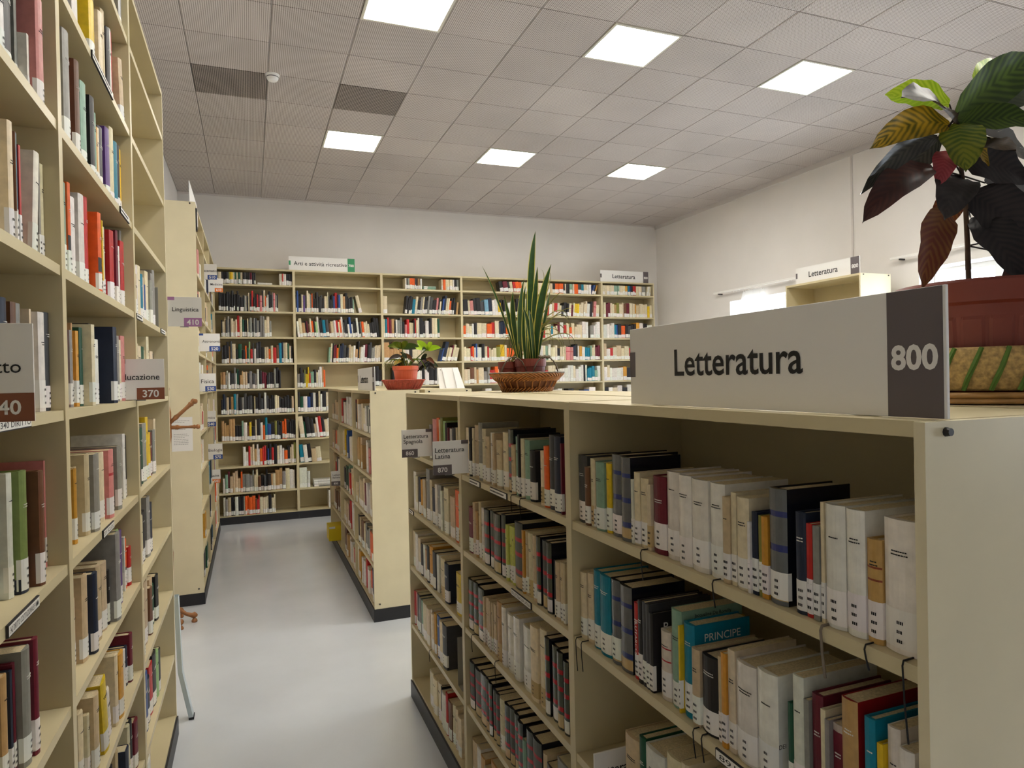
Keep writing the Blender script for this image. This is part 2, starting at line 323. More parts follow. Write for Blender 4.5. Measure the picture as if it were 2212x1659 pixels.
case('G1','low cream bookcase back to back with the plain end panel one, white rack on top',(XF+2*DL+.04,FY[1],0),PI,FY[1]-FY[0],DL,LOW,ZL,(0,1))
case('G2','low cream bookcase back to back with the middle one of the far low row',(XF+2*DL+.04,FY[2],0),PI,FY[2]-FY[1],DL,LOW,ZL)
case('G3','low cream bookcase back to back with the one above the yellow box',(XF+2*DL+.04,FY[3],0),PI,FY[3]-FY[2],DL,LOW,ZL,(1,0))
XLc=-.3586; ZT=3.035; TL=LV
case('LA','tall cream bookcase cut by the frame, brown Diritto flag sign on it',(XLc,LY[1],0),PI,LY[1]-LY[0],DL,TL,ZT)
case('LB','tall cream bookcase with the brown Educazione 370 flag sign',(XLc,LY[2],0),PI,LY[2]-LY[1],DL,TL,ZT)
case('LC','tall cream bookcase with empty upper shelves and the Linguistica 410 flag sign',(XLc,LY[3],0),PI,LY[3]-LY[2],DL,TL,ZT,(1,0))
FLY=[5.587,6.51,7.44,8.37]
case('H1','tall cream bookcase with a notice taped to its plain end panel',(XLc,FLY[1],0),PI,FLY[1]-FLY[0],DL,TL,ZT,(0,1))
case('H2','tall cream bookcase with the Matematica and Biologia flag signs',(XLc,FLY[2],0),PI,FLY[2]-FLY[1],DL,TL,ZT)
case('H3','tall cream bookcase with the Medicina flag sign beside the back wall cases',(XLc,FLY[3],0),PI,FLY[3]-FLY[2],DL,TL,ZT)
BX=[-.555,.52,1.59,2.654,3.715,4.775,5.663]; YBc=8.63; BL=[.098,.37,.68,.983,1.30,1.60,1.905,2.22,2.526,2.849]
bl=['tall cream wall bookcase in the corner behind the left row, dark books','tall cream wall bookcase under the green Arti e attività ricreative sign, empty top shelf','tall cream wall bookcase behind the small potted croton','tall cream wall bookcase just left of the snake plant','tall cream wall bookcase just right of the snake plant','narrower cream wall bookcase in the corner under a Letteratura sign']
for i in range(6): case(f'B{i}',bl[i],(BX[i+1],YBc,0),PI/2,BX[i+1]-BX[i],.285,BL,3.04,(1 if i==5 else 0,0))
case('T','tall empty cream bookcase against the window wall with a Letteratura sign on top',(5.37,4.72,0),0,.95,.39,[.098,.5,.9,1.3,1.75,2.17],2.585,(1,0))

# ------------------------------------------------------------------ books
PAL=dict(w=(226,222,212),c=(222,208,174),b=(202,180,144),t=(190,150,100),g=(142,140,134),k=(34,32,34),n=(28,38,60),u=(45,80,145),q=(0,122,148),G=(24,80,56),L=(156,190,124),l=(198,204,98),
 y=(226,190,34),o=(232,98,28),r=(190,38,36),m=(108,26,44),p=(206,132,128),v=(92,62,128),B=(108,70,46),O=(208,150,54),S=(132,164,142),z=(78,82,74),Z=(104,106,108),x=(234,230,220),s=(124,172,200),
 j=(132,132,62),e=(68,68,70),R=(226,214,192),T=(204,160,94),D=(122,138,78),A=(190,150,96),P=(190,180,164))
NAME=dict(w='white',c='cream',b='beige',t='tan',g='grey',k='black',n='navy',u='blue',q='teal',G='dark green',L='pale green',l='lime green',y='yellow',o='orange',r='red',m='maroon',p='pink',v='purple',B='brown',O='ochre',S='sage green',
 z='charcoal red-banded',Z='grey blue-banded',x='thick white',s='light blue',j='olive',e='dark grey',R='cream red-striped',T='tan brown-striped',D='olive green',A='tan-spined red',P='grey maroon-patched')
PALL={k:lin(v) for k,v in PAL.items()}
RED=lin((176,34,48)); BLU=lin((52,62,118)); LABW=lin((232,230,224)); LABT=lin((196,170,120)); INK=lin((40,38,40)); BRN=lin((140,66,40))
def jit(c,a=.12):
    k=1+R.uniform(-a,a*.6); return tuple(max(0,min(1,x*k*(1+R.uniform(-.04,.04)))) for x in c)
def spine_bands(code,H,T,col):
    """(z0,z1,colour) bands that the binding itself has, from the foot up"""
    if code=='z': return [(.03*H,.20*H,LABT if R.random()<.5 else LABW),(.24*H,.30*H,RED),(.50*H,.56*H,RED),(.72*H,.78*H,RED)]
    if code=='Z': return [(.04*H,.16*H,LABT),(.17*H,.23*H,BLU),(.46*H,.52*H,BLU),(.76*H,.81*H,BLU)]
    if code=='R': return [(.06*H,.08*H,RED),(.22*H,.235*H,RED),(.29*H,.305*H,RED),(.56*H,.58*H,RED),(.74*H,.76*H,RED)]
    if code=='T': return [(.2*H,.215*H,BRN),(.27*H,.285*H,BRN),(.60*H,.62*H,BRN),(.72*H,.74*H,BRN)]
    if code=='P': return [(.55*H,.93*H,PALL['m'])]
    if code=='D': return [(0,.12*H,PALL['n'])]
    if code=='p' and R.random()<.3: return [(.62*H,.66*H,RED)]
    return []
def outline(T,D,bulge,n):
    pts=[]
    for i in range(n+1):
        u=i/n; pts.append((bulge*(1-4*(u-.5)**2)*-1+bulge,u*T))
    return pts     # spine polyline, x<=bulge, y 0..T
def book_cover(T,H,D,code,hard,bands,title,cov=None):
    col=jit(PALL[code]); covc=cov or col
    if code in('z','Z'): covc=lin((26,28,38))
    if code=='A': covc=lin((150,24,26))
    foot=lin((26,34,54)) if code=='D' else None
    b=MB(); bt=.0028 if hard else .0008; bt=min(bt,T*.2); n=6 if T>.018 else 2; bul=min(.006,T*.16) if T>.018 else T*.08
    sp=outline(T,D,bul,n); zs=sorted({0,H}|{q for a in bands for q in a[:2]})
    def bc(z):
        for a in bands:
            if a[0]-1e-6<=z<a[1]-1e-6: return jit(a[2],.05)
        return col
    for z0,z1 in zip(zs,zs[1:]):
        c=bc(z0)
        for (xa,ya),(xb,yb) in zip(sp,sp[1:]): b.poly([(xb,yb,z0),(xa,ya,z0),(xa,ya,z1),(xb,yb,z1)],c)
    x0=sp[0][0]
    b.poly([(x0,0,0),(D,0,0),(D,0,H),(x0,0,H)],covc); b.poly([(D,T,0),(x0,T,0),(x0,T,H),(D,T,H)],covc)
    xi=bul+bt*1.5
    if foot: b.poly([(D,T+.0003,0),(x0,T+.0003,0),(x0,T+.0003,H*.12),(D,T+.0003,H*.12)],foot)
    b.poly([(D,bt,0),(xi,bt,0),(xi,bt,H),(D,bt,H)],covc); b.poly([(xi,T-bt,0),(D,T-bt,0),(D,T-bt,H),(xi,T-bt,H)],covc)
    b.poly([(D,0,0),(D,bt,0),(D,bt,H),(D,0,H)],covc); b.poly([(D,T-bt,0),(D,T,0),(D,T,H),(D,T-bt,H)],covc)
    for z,fl in ((H,0),(0,1)):
        for q in ([(x0,0,z),(D,0,z),(D,bt,z),(xi,bt,z)],[(xi,T-bt,z),(D,T-bt,z),(D,T,z),(x0,T,z)],[(x,y,z) for x,y in sp[::-1]]+[(xi,bt,z),(xi,T-bt,z)]):
            b.poly(q[::-1] if fl else q,covc)
    if title:                                  # rows of small print on the spine
        ink=title; zc=H*R.uniform(.66,.8)
        for k in range(R.choice((1,2,2))):
            wd=T*R.uniform(.4,.66); y0=(T-wd)/2; zz=zc-k*.0045; yy=y0
            while yy<y0+wd:
                dw=R.uniform(.0012,.0034); xx=-.0004+4*bul*((yy+dw/2)/T-.5)**2
                b.box(xx-.0003,xx+.0004,yy,min(yy+dw,y0+wd),zz,zz+.0016,ink); yy+=dw+.0009
    return b,bul
def call_label(T,H,bul,z0,z1,dark=.0):
    b=MB(); n=6 if T>.018 else 2; e=.0005; sp=outline(T,0,bul,n); wr=.007
    pts=[(sp[0][0]+wr,-e)]+[(x-e,y) for x,y in sp]+[(sp[-1][0]+wr,T+e)]
    c=jit(LABW,.05) if not dark else jit(LABT,.1)
    for (xa,ya),(xb,yb) in zip(pts,pts[1:]): b.poly([(xb,yb,z0),(xa,ya,z0),(xa,ya,z1),(xb,yb,z1)],c)
    m=min(.8,.011/T); hh=(z1-z0)
    for k,zf in enumerate((.62,.38,.14)):
        zz=z0+hh*zf; y0=T*(.5-m/2); wd=T*m; yy=y0+R.uniform(0,.2)*wd; end=y0+wd*R.uniform(.8,1)
        while yy<end-.0006:
            dw=min(R.uniform(.0016,.0026),end-yy); xx=4*bul*((yy+dw/2)/T-.5)**2
            b.poly([(xx-.0009,yy+dw,zz),(xx-.0009,yy,zz),(xx-.0009,yy,zz+.0042),(xx-.0009,yy+dw,zz+.0042)],INK); yy+=dw+.0007
    b.poly([(-.0007+bul*.5,T*.92,z0+hh*.86),(-.0007+bul*.5,T*.08,z0+hh*.86),(-.0007+bul*.5,T*.08,z0+hh*.865),(-.0007+bul*.5,T*.92,z0+hh*.865)],INK) if T<.012 else None
    return b
NEAR='''
R1 1.292 e,1505,47,168,15,0 B,1479,24,144,15,0 c,1458,18,167,15,0 c,1447,9,165,15,0 S,1405,40,163,15,0 y,1380,23,163,15,0 Z,1329,48,187,15,0 Z,1287,40,186,15,0 w,1279,8,140,15,0 c,1253,23,157,15,0 c,1221,30,148,15,0 c,1206,13,138,15,0 m,1157,46,159,15,0 x,1111,44,174,15,0 x,1069,40,173,15,0 x,1020,48,171,15,0 x,977,41,170,15,0 b,957,19,151,15,0 c,942,13,161,15,0 c,910,30,156,15,0 w,904,6,119,15,0 n,889,13,137,15,0 j,880,7,133,15,0 O,864,14,133,15,0 Z,823,38,183,15,0 n,783,20,154,15,0 r,771,11,140,15,0 g,757,12,139,15,0 c,749,6,176,15,0 x,712,35,176,15,0 x,681,30,175,15,0 T,658,23,140,15,0 x,606,50,173,15,0
R1 0.993 c,1511,32,168,15,0 c,1479,30,173,15,0 q,1439,37,189,15,0 q,1386,51,190,15,0 Z,1344,40,193,15,0 Z,1292,51,192,15,0 r,1260,24,166,15,0 k,1243,15,179,15,0 e,1229,12,180,15,0 e,1215,12,179,15,0 k,1200,14,165,15,0 R,1151,35,140,15,0 S,1114,34,195,15,0 y,1110,5,171,15,0 q,1074,34,181,15,0 b,1050,24,145,15,0 k,1004,45,144,15,0 b,983,9,157,15,0 O,968,13,168,15,0 c,948,18,180,15,0 x,898,49,169,15,0 x,850,46,175,15,0 G,818,10,146,15,0 w,794,22,196,15,0 g,784,10,167,15,0 m,761,21,181,15,0 c,751,9,167,15,0 g,742,8,157,15,0 P,723,17,155,15,0 A,694,27,203,15,0 q,664,17,193,15,0 y,654,9,165,15,0 w,633,19,193,15,0 w,610,22,175,15,0
R1 0.706 b,1276,59,158,15,0 G,1249,25,178,15,0 w,1175,70,175,15,0 c,1121,52,194,15,0 c,1096,24,203,15,0 c,1058,37,188,15,0 c,1024,33,194,15,0 w,991,32,194,15,0 b,953,37,207,15,0
R2 1.285 c,2457,38,182,15,0 k,2429,23,185,15,0 c,2402,23,184,15,0 b,2347,50,197,15,0 g,2303,39,209,15,0 c,2264,37,189,15,0 b,2222,39,165,15,0 w,2182,35,181,15,0 b,2161,18,180,15,0 b,2108,51,160,15,0 c,2057,45,189,15,0 z,2008,45,202,15,0 b,1979,29,156,15,0 S,1951,23,184,15,0 k,1935,12,192,15,0 c,1908,25,181,15,0 S,1869,36,179,15,0 k,1828,40,151,15,0 c,1762,24,157,15,0 o,1727,32,173,15,0 e,1689,34,207,15,0 n,1643,43,206,15,0 m,1626,8,190,15,0
R2 0.995 m,2433,59,172,15,0 b,2401,27,199,15,0 t,2373,26,168,15,0 b,2342,24,211,15,0 w,2310,30,194,15,0 z,2252,54,197,15,0 z,2202,40,202,15,0 z,2129,70,202,15,0 z,2086,39,209,15,0 c,2078,7,166,15,0 l,2053,20,184,15,0 l,2027,23,183,15,0 l,2000,23,186,15,0 z,1930,66,210,15,0 O,1912,16,194,15,0 b,1883,26,196,15,0 c,1849,31,197,15,0 b,1823,23,196,15,0 z,1791,29,199,15,0 z,1749,39,195,15,0 z,1713,34,198,15,0 k,1690,8,158,15,0 b,1661,26,158,15,0 b,1638,20,163,15,0 b,1623,12,165,15,0
R2 0.696 z,2505,58,192,15,0 z,2448,53,197,15,0 z,2352,70,193,15,0 b,2333,17,173,15,0 b,2312,17,176,15,0 b,2292,16,179,15,0 b,2274,14,178,15,0 b,2256,14,179,15,0 b,2237,15,178,15,0 b,2219,15,178,15,0 b,2199,17,178,15,0 t,2145,49,201,15,0 x,2105,38,198,15,0 x,2043,60,187,15,0 x,1988,52,199,15,0 x,1886,70,195,15,0 c,1827,56,221,15,0 c,1775,49,229,15,0 z,1741,32,221,15,0 z,1697,43,212,15,0 z,1658,37,211,15,0 z,1625,31,198,15,0
R2 0.393 z,2516,57,177,15,0 z,2447,66,173,15,0 z,2358,70,186,15,0 z,2327,28,190,15,0 z,2290,33,187,15,0 z,2255,32,177,15,0 z,2219,33,179,15,0 c,2172,44,179,15,0 z,2126,43,179,15,0 z,2083,40,186,15,0 z,2046,35,185,15,0 z,2001,43,179,15,0 S,1974,27,140,15,0 z,1920,49,190,15,0 z,1851,67,190,15,0 b,1791,29,175,15,0 e,1719,70,158,15,0 g,1637,70,214,15,0
R2 0.094 b,2538,58,159,15,0 w,2490,46,159,15,0 t,2439,49,149,15,0 w,2366,70,132,15,0 t,2287,70,194,15,0 B,2217,70,169,15,0 w,2154,60,199,15,0 c,2107,45,207,15,0
R3 1.285 g,3041,35,161,15,0 p,2953,70,191,15,0 o,2901,46,199,15,0 c,2871,25,193,15,0 j,2829,35,204,15,0 L,2788,37,190,15,0 k,2755,28,185,15,0 m,2732,20,166,15,0 g,2704,23,165,15,0 w,2685,15,163,15,0 k,2639,40,171,15,0 c,2617,17,173,15,0 L,2568,42,196,15,0
R3 0.994 w,3370,56,198,15,0 c,3325,41,181,15,0 n,3279,39,182,15,0 O,3247,26,174,15,0 b,3215,25,181,15,0 b,3169,39,185,15,0 g,3096,62,242,15,0 c,3058,37,197,15,0 n,3004,51,167,15,0 w,2958,38,190,15,0 g,2894,58,194,15,0 w,2865,26,175,15,0 c,2764,70,200,15,0 b,2678,70,175,15,0 o,2609,62,211,15,0 c,2585,21,204,15,0
R3 0.703 c,3433,65,184,15,0 w,3372,55,185,15,0 c,3314,53,175,15,0 k,3269,41,156,15,0 w,3231,32,160,15,0 t,3183,43,144,15,0 k,3132,42,173,15,0 O,3061,64,184,15,0 e,3006,51,173,15,0 w,2963,38,169,15,0 c,2853,70,176,15,0 n,2789,61,169,15,0 y,2614,70,171,15,0
R3 0.391 r,3511,29,175,15,0 p,3459,45,178,15,0 e,3403,49,183,15,0 g,3369,29,177,15,0 S,3323,40,174,15,0 c,3237,70,178,15,0 c,3172,61,176,15,0 w,3144,23,181,15,0 c,3097,42,172,15,0 O,3055,36,187,15,0 u,2992,58,191,15,0 c,2940,48,185,15,0 e,2867,68,192,15,0
R3 0.094 c,3103,70,166,15,0 c,3025,70,166,15,0 c,2965,56,172,15,0 k,2947,14,169,15,0 w,2877,66,160,15,0 r,2842,29,185,15,0 B,2785,54,166,15,0 c,2738,43,176,15,0 c,2702,32,176,15,0 c,2650,49,161,15,0
LA 2.2 w,1379,21,155,20,0 w,1401,46,155,20,0 k,1494,60,197,30,0 g,1599,18,254,40,0 w,1569,15,131,30,0 p,1544,46,215,10,0 g,1691,21,234,30,0
LA 1.905 c,1359,35,173,30,0 c,1432,25,188,40,0 c,1459,18,190,40,0 c,1443,26,213,20,0 B,1469,5,201,20,0 q,1474,14,202,20,0 r,1488,12,184,20,0 w,1621,32,208,20,8 g,1698,15,212,30,0 c,1713,22,201,30,0
LA 1.605 n,1330,30,197,20,0 B,1455,26,203,40,0 g,1482,31,204,40,0 c,1552,12,200,40,0 w,1487,34,196,20,0 k,1553,31,199,20,0
LA 1.285 b,1406,18,171,60,0 c,1393,26,164,50,0 e,1422,27,179,50,0 w,1422,28,218,40,0 D,1480,40,218,20,0 B,1563,31,212,10,0 p,1730,12,218,40,0
LA 0.985 t,1342,26,183,30,0 n,1371,11,182,30,0 m,1385,13,189,30,0 g,1364,39,204,20,0 m,1396,23,209,10,0
LB 2.81 y,2533,60,134,30,0 g,2635,60,211,20,0
LB 2.505 n,1997,16,148,40,0 w,1967,42,148,30,0 w,2010,37,161,30,0 y,2142,60,247,10,0 c,2355,44,236,30,0 b,2411,46,269,30,0 k,2495,40,253,30,0 w,2537,27,268,30,0 r,2566,33,273,30,0 b,2607,60,205,10,-9
LB 2.2 c,1846,17,270,40,0 c,1864,25,263,40,0 g,1835,55,264,20,0 p,1936,24,249,30,0 B,1968,39,302,10,0 w,2076,34,168,30,0 S,2111,60,230,20,0 k,2255,48,244,30,0 S,2302,22,214,30,0 O,2325,28,184,30,0 c,2358,26,190,30,0 e,2391,52,206,30,0 v,2483,60,234,30,0 c,2560,56,260,30,0 q,2616,48,233,30,0 k,2666,30,236,30,0 y,2698,43,234,30,0
LB 1.905 y,1798,14,219,30,0 c,1816,36,220,30,0 g,1853,24,221,30,0 c,1877,17,213,30,0 S,1847,53,207,20,0 o,1940,25,216,20,0 g,2019,33,230,30,0 w,2055,60,207,30,0 w,2158,60,236,30,0 r,2229,38,243,30,0 o,2294,37,216,10,0 y,2461,17,225,30,0 c,2479,27,211,30,0 n,2510,34,208,30,0 r,2492,60,214,20,0 r,2698,28,220,40,0 m,2668,30,245,30,0 w,2695,33,200,30,0 r,2666,60,223,20,0 g,2819,25,267,30,0
LB 1.605 p,1862,16,183,40,0 g,1835,20,182,30,0 t,1921,13,202,40,0 O,1893,22,184,30,0 G,1931,25,194,30,0 c,1947,27,204,10,0 k,2036,47,210,20,0 w,2140,59,177,30,0 n,2249,41,218,0,0 g,2485,42,209,30,0 c,2530,30,198,30,0 p,2567,60,214,30,0
LB 1.285 g,1910,34,193,50,0 O,1880,24,176,30,0 w,1955,27,173,40,0 b,1987,43,174,40,0 b,1991,42,200,20,0 g,1991,60,196,10,0 m,2177,9,169,30,0 y,2186,44,126,30,0 c,2225,55,188,20,0 p,2233,60,190,10,0 g,2441,60,189,10,0 w,2673,34,212,30,0 k,2710,48,204,30,0
LB 0.985 b,1914,46,155,50,0 c,1917,60,162,40,0 b,1894,56,205,20,0 n,1948,42,198,10,0 b,2102,51,167,30,0 b,2104,57,194,20,0 L,2217,25,146,30,0 b,2191,60,183,20,0 k,2316,22,150,20,0 g,2230,60,245,0,0 L,2400,60,241,10,0 v,2534,60,220,20,0 w,2698,20,175,30,0 o,2720,45,161,30,0 r,2765,40,128,30,0
LB 0.69 g,1921,45,176,50,0 c,1921,39,174,40,0 c,1912,21,153,30,0 b,1887,52,187,20,0 y,1968,60,198,10,-10 w,2152,55,131,20,-10 c,2288,34,199,10,0 O,2333,60,185,10,0 w,2555,26,126,30,0 n,2586,28,126,30,0 m,2556,37,155,20,0 w,2665,21,120,30,0 c,2688,25,101,30,0
LB 0.385 k,2265,21,189,30,0 b,2328,31,199,30,0 n,2344,52,184,10,0 c,2560,35,176,30,0 k,2601,36,176,30,0 m,2589,60,155,20,0
'''

BOOKS=[]   # dicts: case, shelf index, local y0 (right edge), T,H,D,sb,lean,code,lab
def clear_h(cid,si):
    c=CASES[cid]; lv=c['lv']; return (lv[si+1]-.021 if si+1<len(lv) else c['top']-.02)-lv[si]
def add_book(cid,si,s0,T,H,D,sb,lean,code,lab,flat=False,zoff=0):
    BOOKS.append(dict(c=cid,s=si,s0=s0,T=T,H=min(H,clear_h(cid,si)-.006),D=D,sb=sb,lean=lean,code=code,lab=lab,flat=flat,zo=zoff,n=len(BOOKS)))
def near_rows():
    for line in NEAR.strip().splitlines():
        f=line.split(); cid=f[0]; C=CASES[cid]; W=C['W']; z=float(f[1]); si=min(range(len(C['lv'])),key=lambda i:abs(C['lv'][i]-z))
        L=[]
        for tk in f[2:]:
            q=tk.split(','); y,T,H,sb,le=float(q[1])/1000,float(q[2])/1000,float(q[3])/1000,float(q[4])/1000,float(q[5])
            s0=(RY[['R1','R2','R3'].index(cid)+1]-(y+T)) if cid[0]=='R' else (y-LY[['LA','LB','LC'].index(cid)])
            L.append([s0,T,H,sb,le,q[0]])
        lim0,lim1=TH+.002,W-TH-.002; e=lim0
        for b in L:                       # keep the order, push apart whatever would collide
            ext=abs(math.sin(math.radians(b[4])))*b[2]
            b[0]=max(b[0],e+(ext if b[4]<0 else 0))
            e=b[0]+b[1]*1.04+.0006+(ext if b[4]>0 else 0)
        over=e-lim1
        if over>0:
            st=max(lim0,L[0][0]-over*.6) ; k=min(1,(lim1-st)/(e-L[0][0])); base=L[0][0]
            for b in L: b[0]=st+(b[0]-base)*k; b[1]*=k*.995
        for b in L:
            H=b[2]
            if not .10<H<.29: H=R.uniform(.18,.24)
            code=b[5]
            D=R.uniform(.13,.16)+(.05 if H>.215 else 0)
            add_book(cid,si,b[0],b[1],H,min(D,C['D']-.03-b[3]),b[3]+R.uniform(-.004,.004),b[4],code,0 if code in 'RZz' and R.random()<.8 else 1)
near_rows()
def seg_rows(cid,rows,hl=(.175,.245),sbr=(.012,.03)):
    """rows: top shelf first; text 'from-to:codes[:lean];...' as fractions of the width seen from the front, F = lying flat"""
    C=CASES[cid]; n=len(C['lv']); W=C['W']; a0,a1=TH+.004,W-TH-.004
    for k,row in enumerate(rows):
        si=n-1-k
        if si<0 or not row: continue
        ch=clear_h(cid,si)
        for sg in row.split(';'):
            f=sg.split(':'); flat=f[0][0]=='F'; r0,r1=[float(q) for q in f[0].lstrip('F').split('-')]; le=float(f[2]) if len(f)>2 else 0
            s0,s1=a0+(a1-a0)*r0,a0+(a1-a0)*r1; st=f[1]
            if flat:
                z=0
                for ch_ in st:
                    t=R.uniform(.02,.034); add_book(cid,si,s0,t,s1-s0,.17,.02,0,ch_,1,True,z); z+=t+.0005
                continue
            wt=[R.choice((.6,.8,1,1,1.2,1.5)) for _ in st]; ext=math.sin(math.radians(abs(le)))*.2; k_=(s1-s0-ext)/sum(wt); s=s0+(ext if le<0 else 0)
            for ch_,w_ in zip(st,wt):
                T=w_*k_*math.cos(math.radians(le)); H=min(R.uniform(*hl)*(.84 if R.random()<.35 else 1),ch-.03)
                add_book(cid,si,s,T*.985,H,min(R.uniform(.13,.18),C['D']-.04),R.uniform(*sbr),le,ch_,1 if R.random()<.9 else 0); s+=w_*k_
seg_rows('LC',['','','','0-.74:LcycwcqcucggY'.replace('Y','g'),'0-.72:ccccGccbck','0-.7:oeeGgyymgc','0-.52:bgBckgn','0-.6:bcrbcBbGk','0-.62:bcunrkLk','0-.35:cbwc'])
seg_rows('F1',['0-.98:mktwcccwwgwwkc','0-.4:tttbt;.62-1:wwpppp','0-1:ccgbbcmwwbkk','0-1:ckbBBcgkggoobb','0-.95:wOkwwrwwouue'])
seg_rows('F2',['.05-1:rewwwwwwwww','0-1:ccyckkucwwcw','.1-1:ekGSgrcycc','0-1:ccbcmrwkwk','0-1:BBtcwwcrr'])
seg_rows('F3',['.2-1:bkbbcb','.2-1:bBobcb','.2-1:bcrkwg','.1-1:bBBbrb',''])
cyc=lambda n,p: ''.join(R.choice(p) for _ in range(n))
seg_rows('H1',['.1-.4:wgr','0-.8:wScpw','0-.9:yycwnbopc','.0-.9:yycbkwcc','0-.9:kBqcwbcw','0-.9:wwbcrcw','0-.9:wccosgbw','0-.9:scccbl','0-.95:wwckjOcc','0-.95:pcckkG'],sbr=(.01,.05))
seg_rows('H2',['0-.5:cbw']+['0-.95:'+cyc(13,'wcckbgoqncw') for _ in range(9)],sbr=(.01,.05))
seg_rows('H3',['0-.4:cw']+['0-.95:'+cyc(14,'wcckbgoqncwr') for _ in range(9)],sbr=(.01,.05))
# back wall (fractions run from the picture-left end of each unit)
def rest(f,s): return f"{f}:{s}"
seg_rows('B0',['.18-.60:gckkkjycGcGckkkmkk;F.62-.84:w;.86-1:wcrwwkkkk','.2-.84:kkkkkkkkkkkkkkgwkckrkkrkpkcowwkkgpgk','.22-.76:kcbegecccrcGkcegkgegkggccg','.22-.99:ekkteckGkoGLrewekkcbocrBqnccGck','.2-.85:ttgwwkegwGkttcbkgegwkmmkekkgkk','.2-.99:knebktqgkgekekbkkekwekkkcckkkkkb','.2-1:tttttkkSwBykckwoqukjkkkooKkkk'.replace('K','k'),'.42-1:wwrcctwworrkukrkcwwokkccj','.2-.98:wSmbbbboggggccBkekktcttgcww','.2-.76:wgbkkwkkwooooBrrcccckcc'],hl=(.19,.27))
seg_rows('B1',['','0-.68:kukkcveccgokkkkekccckkkurnuctkkekS;.70-.78:c:-12','0-.99:wctkmBcokLwkkqeBbcwrcowekwuwkkwkgoccckkkk:-5','.36-1:Sckmmojnnekbccwtktwwmkeggccc:4','0-.32:gkejyyrSkcwwto;.88-1:gckk','0-.99:kGwunwkcwkccckmwkwcckwbknkccwk','0-.99:cGkkbwrkcwckocpcwkbcrkwcgkbw:-6','0-.26:qwkbc:-5','0-.12:ww;F.16-.42:gww','.33-.52:wwS'],hl=(.19,.27))
seg_rows('B2',['.28-.5:cwkgoooekBtBw;F.52-.75:SS;.76-.99:coccccwkkg','0-.05:c;.27-.99:kkkkqckkgckegekkpkckunccokkkt:7','0-.72:cqrmtkwggkprcckrcwkkkwkkccG','0-.5:tttttcwkccc;.72-.99:unccmcc:14','.1-.8:kkkwcccwwkwkkwcc','0-.9:kwcckwbcwkcw','','','',''],hl=(.19,.27))
seg_rows('B3',['.5-.99:kmkcroocccc:-10','0-.99:kcpkkesnwwykkkwwkkcwk:-4','0-.99:occwkccorcennocccSSccww','0-.99:ccrowuwkcrcccjycooScpwcrr','0-.99:ccBbtcggroccccwwpwcw','0-.9:wkcwkkwcb','','','',''],hl=(.18,.235))
seg_rows('B4',['0-.86:ccccccbkookckScoeqcww;.87-.99:ukO:18','0-.99:mrrwcrwbrwccekkcmcyyccccwkBpc:4','0-.8:bcBrcccqccmwrcoccccww;.84-.99:gwww','0-.99:qwwcSwcckccppnkwOwqqSccmm','0-.99:kwkrcccwwwwwwcwwwkwqqqSw','0-.9:wkkwwwkkwwuw','','','',''],hl=(.18,.235))
seg_rows('B5',['0-.86:cccccSSSccccOqukrrcccgg;.88-.99:cwc:8','0-.99:ccmmcctjccBmccObbcccyc','0-.99:wwwwqukokekkOwkww','0-.99:bwrcbccrcBwkrk','0-.99:wcwwwwOkkwwrwwc','0-.9:kwcwkwwuww','','','',''],hl=(.18,.235))

def bmat(r):
    C=CASES[r['c']]; W=C['W']; y0=W-r['s0']-r['T']; z=C['lv'][r['s']]+.0006+r['zo']
    if r['flat']:   # lying with the spine to the front
        H=r['H']; return C['M']@Matrix.Translation((r['sb'],W-r['s0'],z))@Matrix.Rotation(PI/2,4,'X')@Matrix.Translation((0,0,0))
    a=math.radians(r['lean'])
    if a>=0: L=Matrix.Translation((r['sb'],y0,z))@Matrix.Rotation(a,4,'X')
    else: L=Matrix.Translation((r['sb'],y0+r['T'],z))@Matrix.Rotation(a,4,'X')@Matrix.Translation((0,-r['T'],0))
    return C['M']@L
# which books show largest from the aisle: boxes of everything, rays to each spine
bm_v,bm_f=[],[]
def addbox(Mx,x0,x1,y0,y1,z0,z1):
    n=len(bm_v)
    for p in ((x0,y0,z0),(x1,y0,z0),(x1,y1,z0),(x0,y1,z0),(x0,y0,z1),(x1,y0,z1),(x1,y1,z1),(x0,y1,z1)): bm_v.append(Mx@Vector(p))
    for f in ((0,3,2,1),(4,5,6,7),(0,1,5,4),(1,2,6,5),(2,3,7,6),(3,0,4,7)): bm_f.append(tuple(n+i for i in f))
for Mx,a in SOLID: addbox(Mx,*a)
ID=Matrix.Identity(4)
addbox(ID,.797,.802,.578,1.317,1.592,1.757); addbox(ID,-.42,-.278,1.11,1.115,1.6,1.736); addbox(ID,.618,.754,2.41,2.412,1.303,1.427); addbox(ID,.618,.754,2.955,2.957,1.313,1.435)
for r in BOOKS: r['M']=bmat(r); addbox(r['M'],0,r['D'],0,r['T'],0,r['H'])
bvh=BVHTree.FromPolygons(bm_v,bm_f)
EYE=Vector((0,0,CAMZ))
def px(p):
    d=p-EYE; z=d.dot(FW)
    if z<.05: return None
    return 1106+FPX*d.dot(RT)/z, 829.5-FPX*d.dot(UP)/z
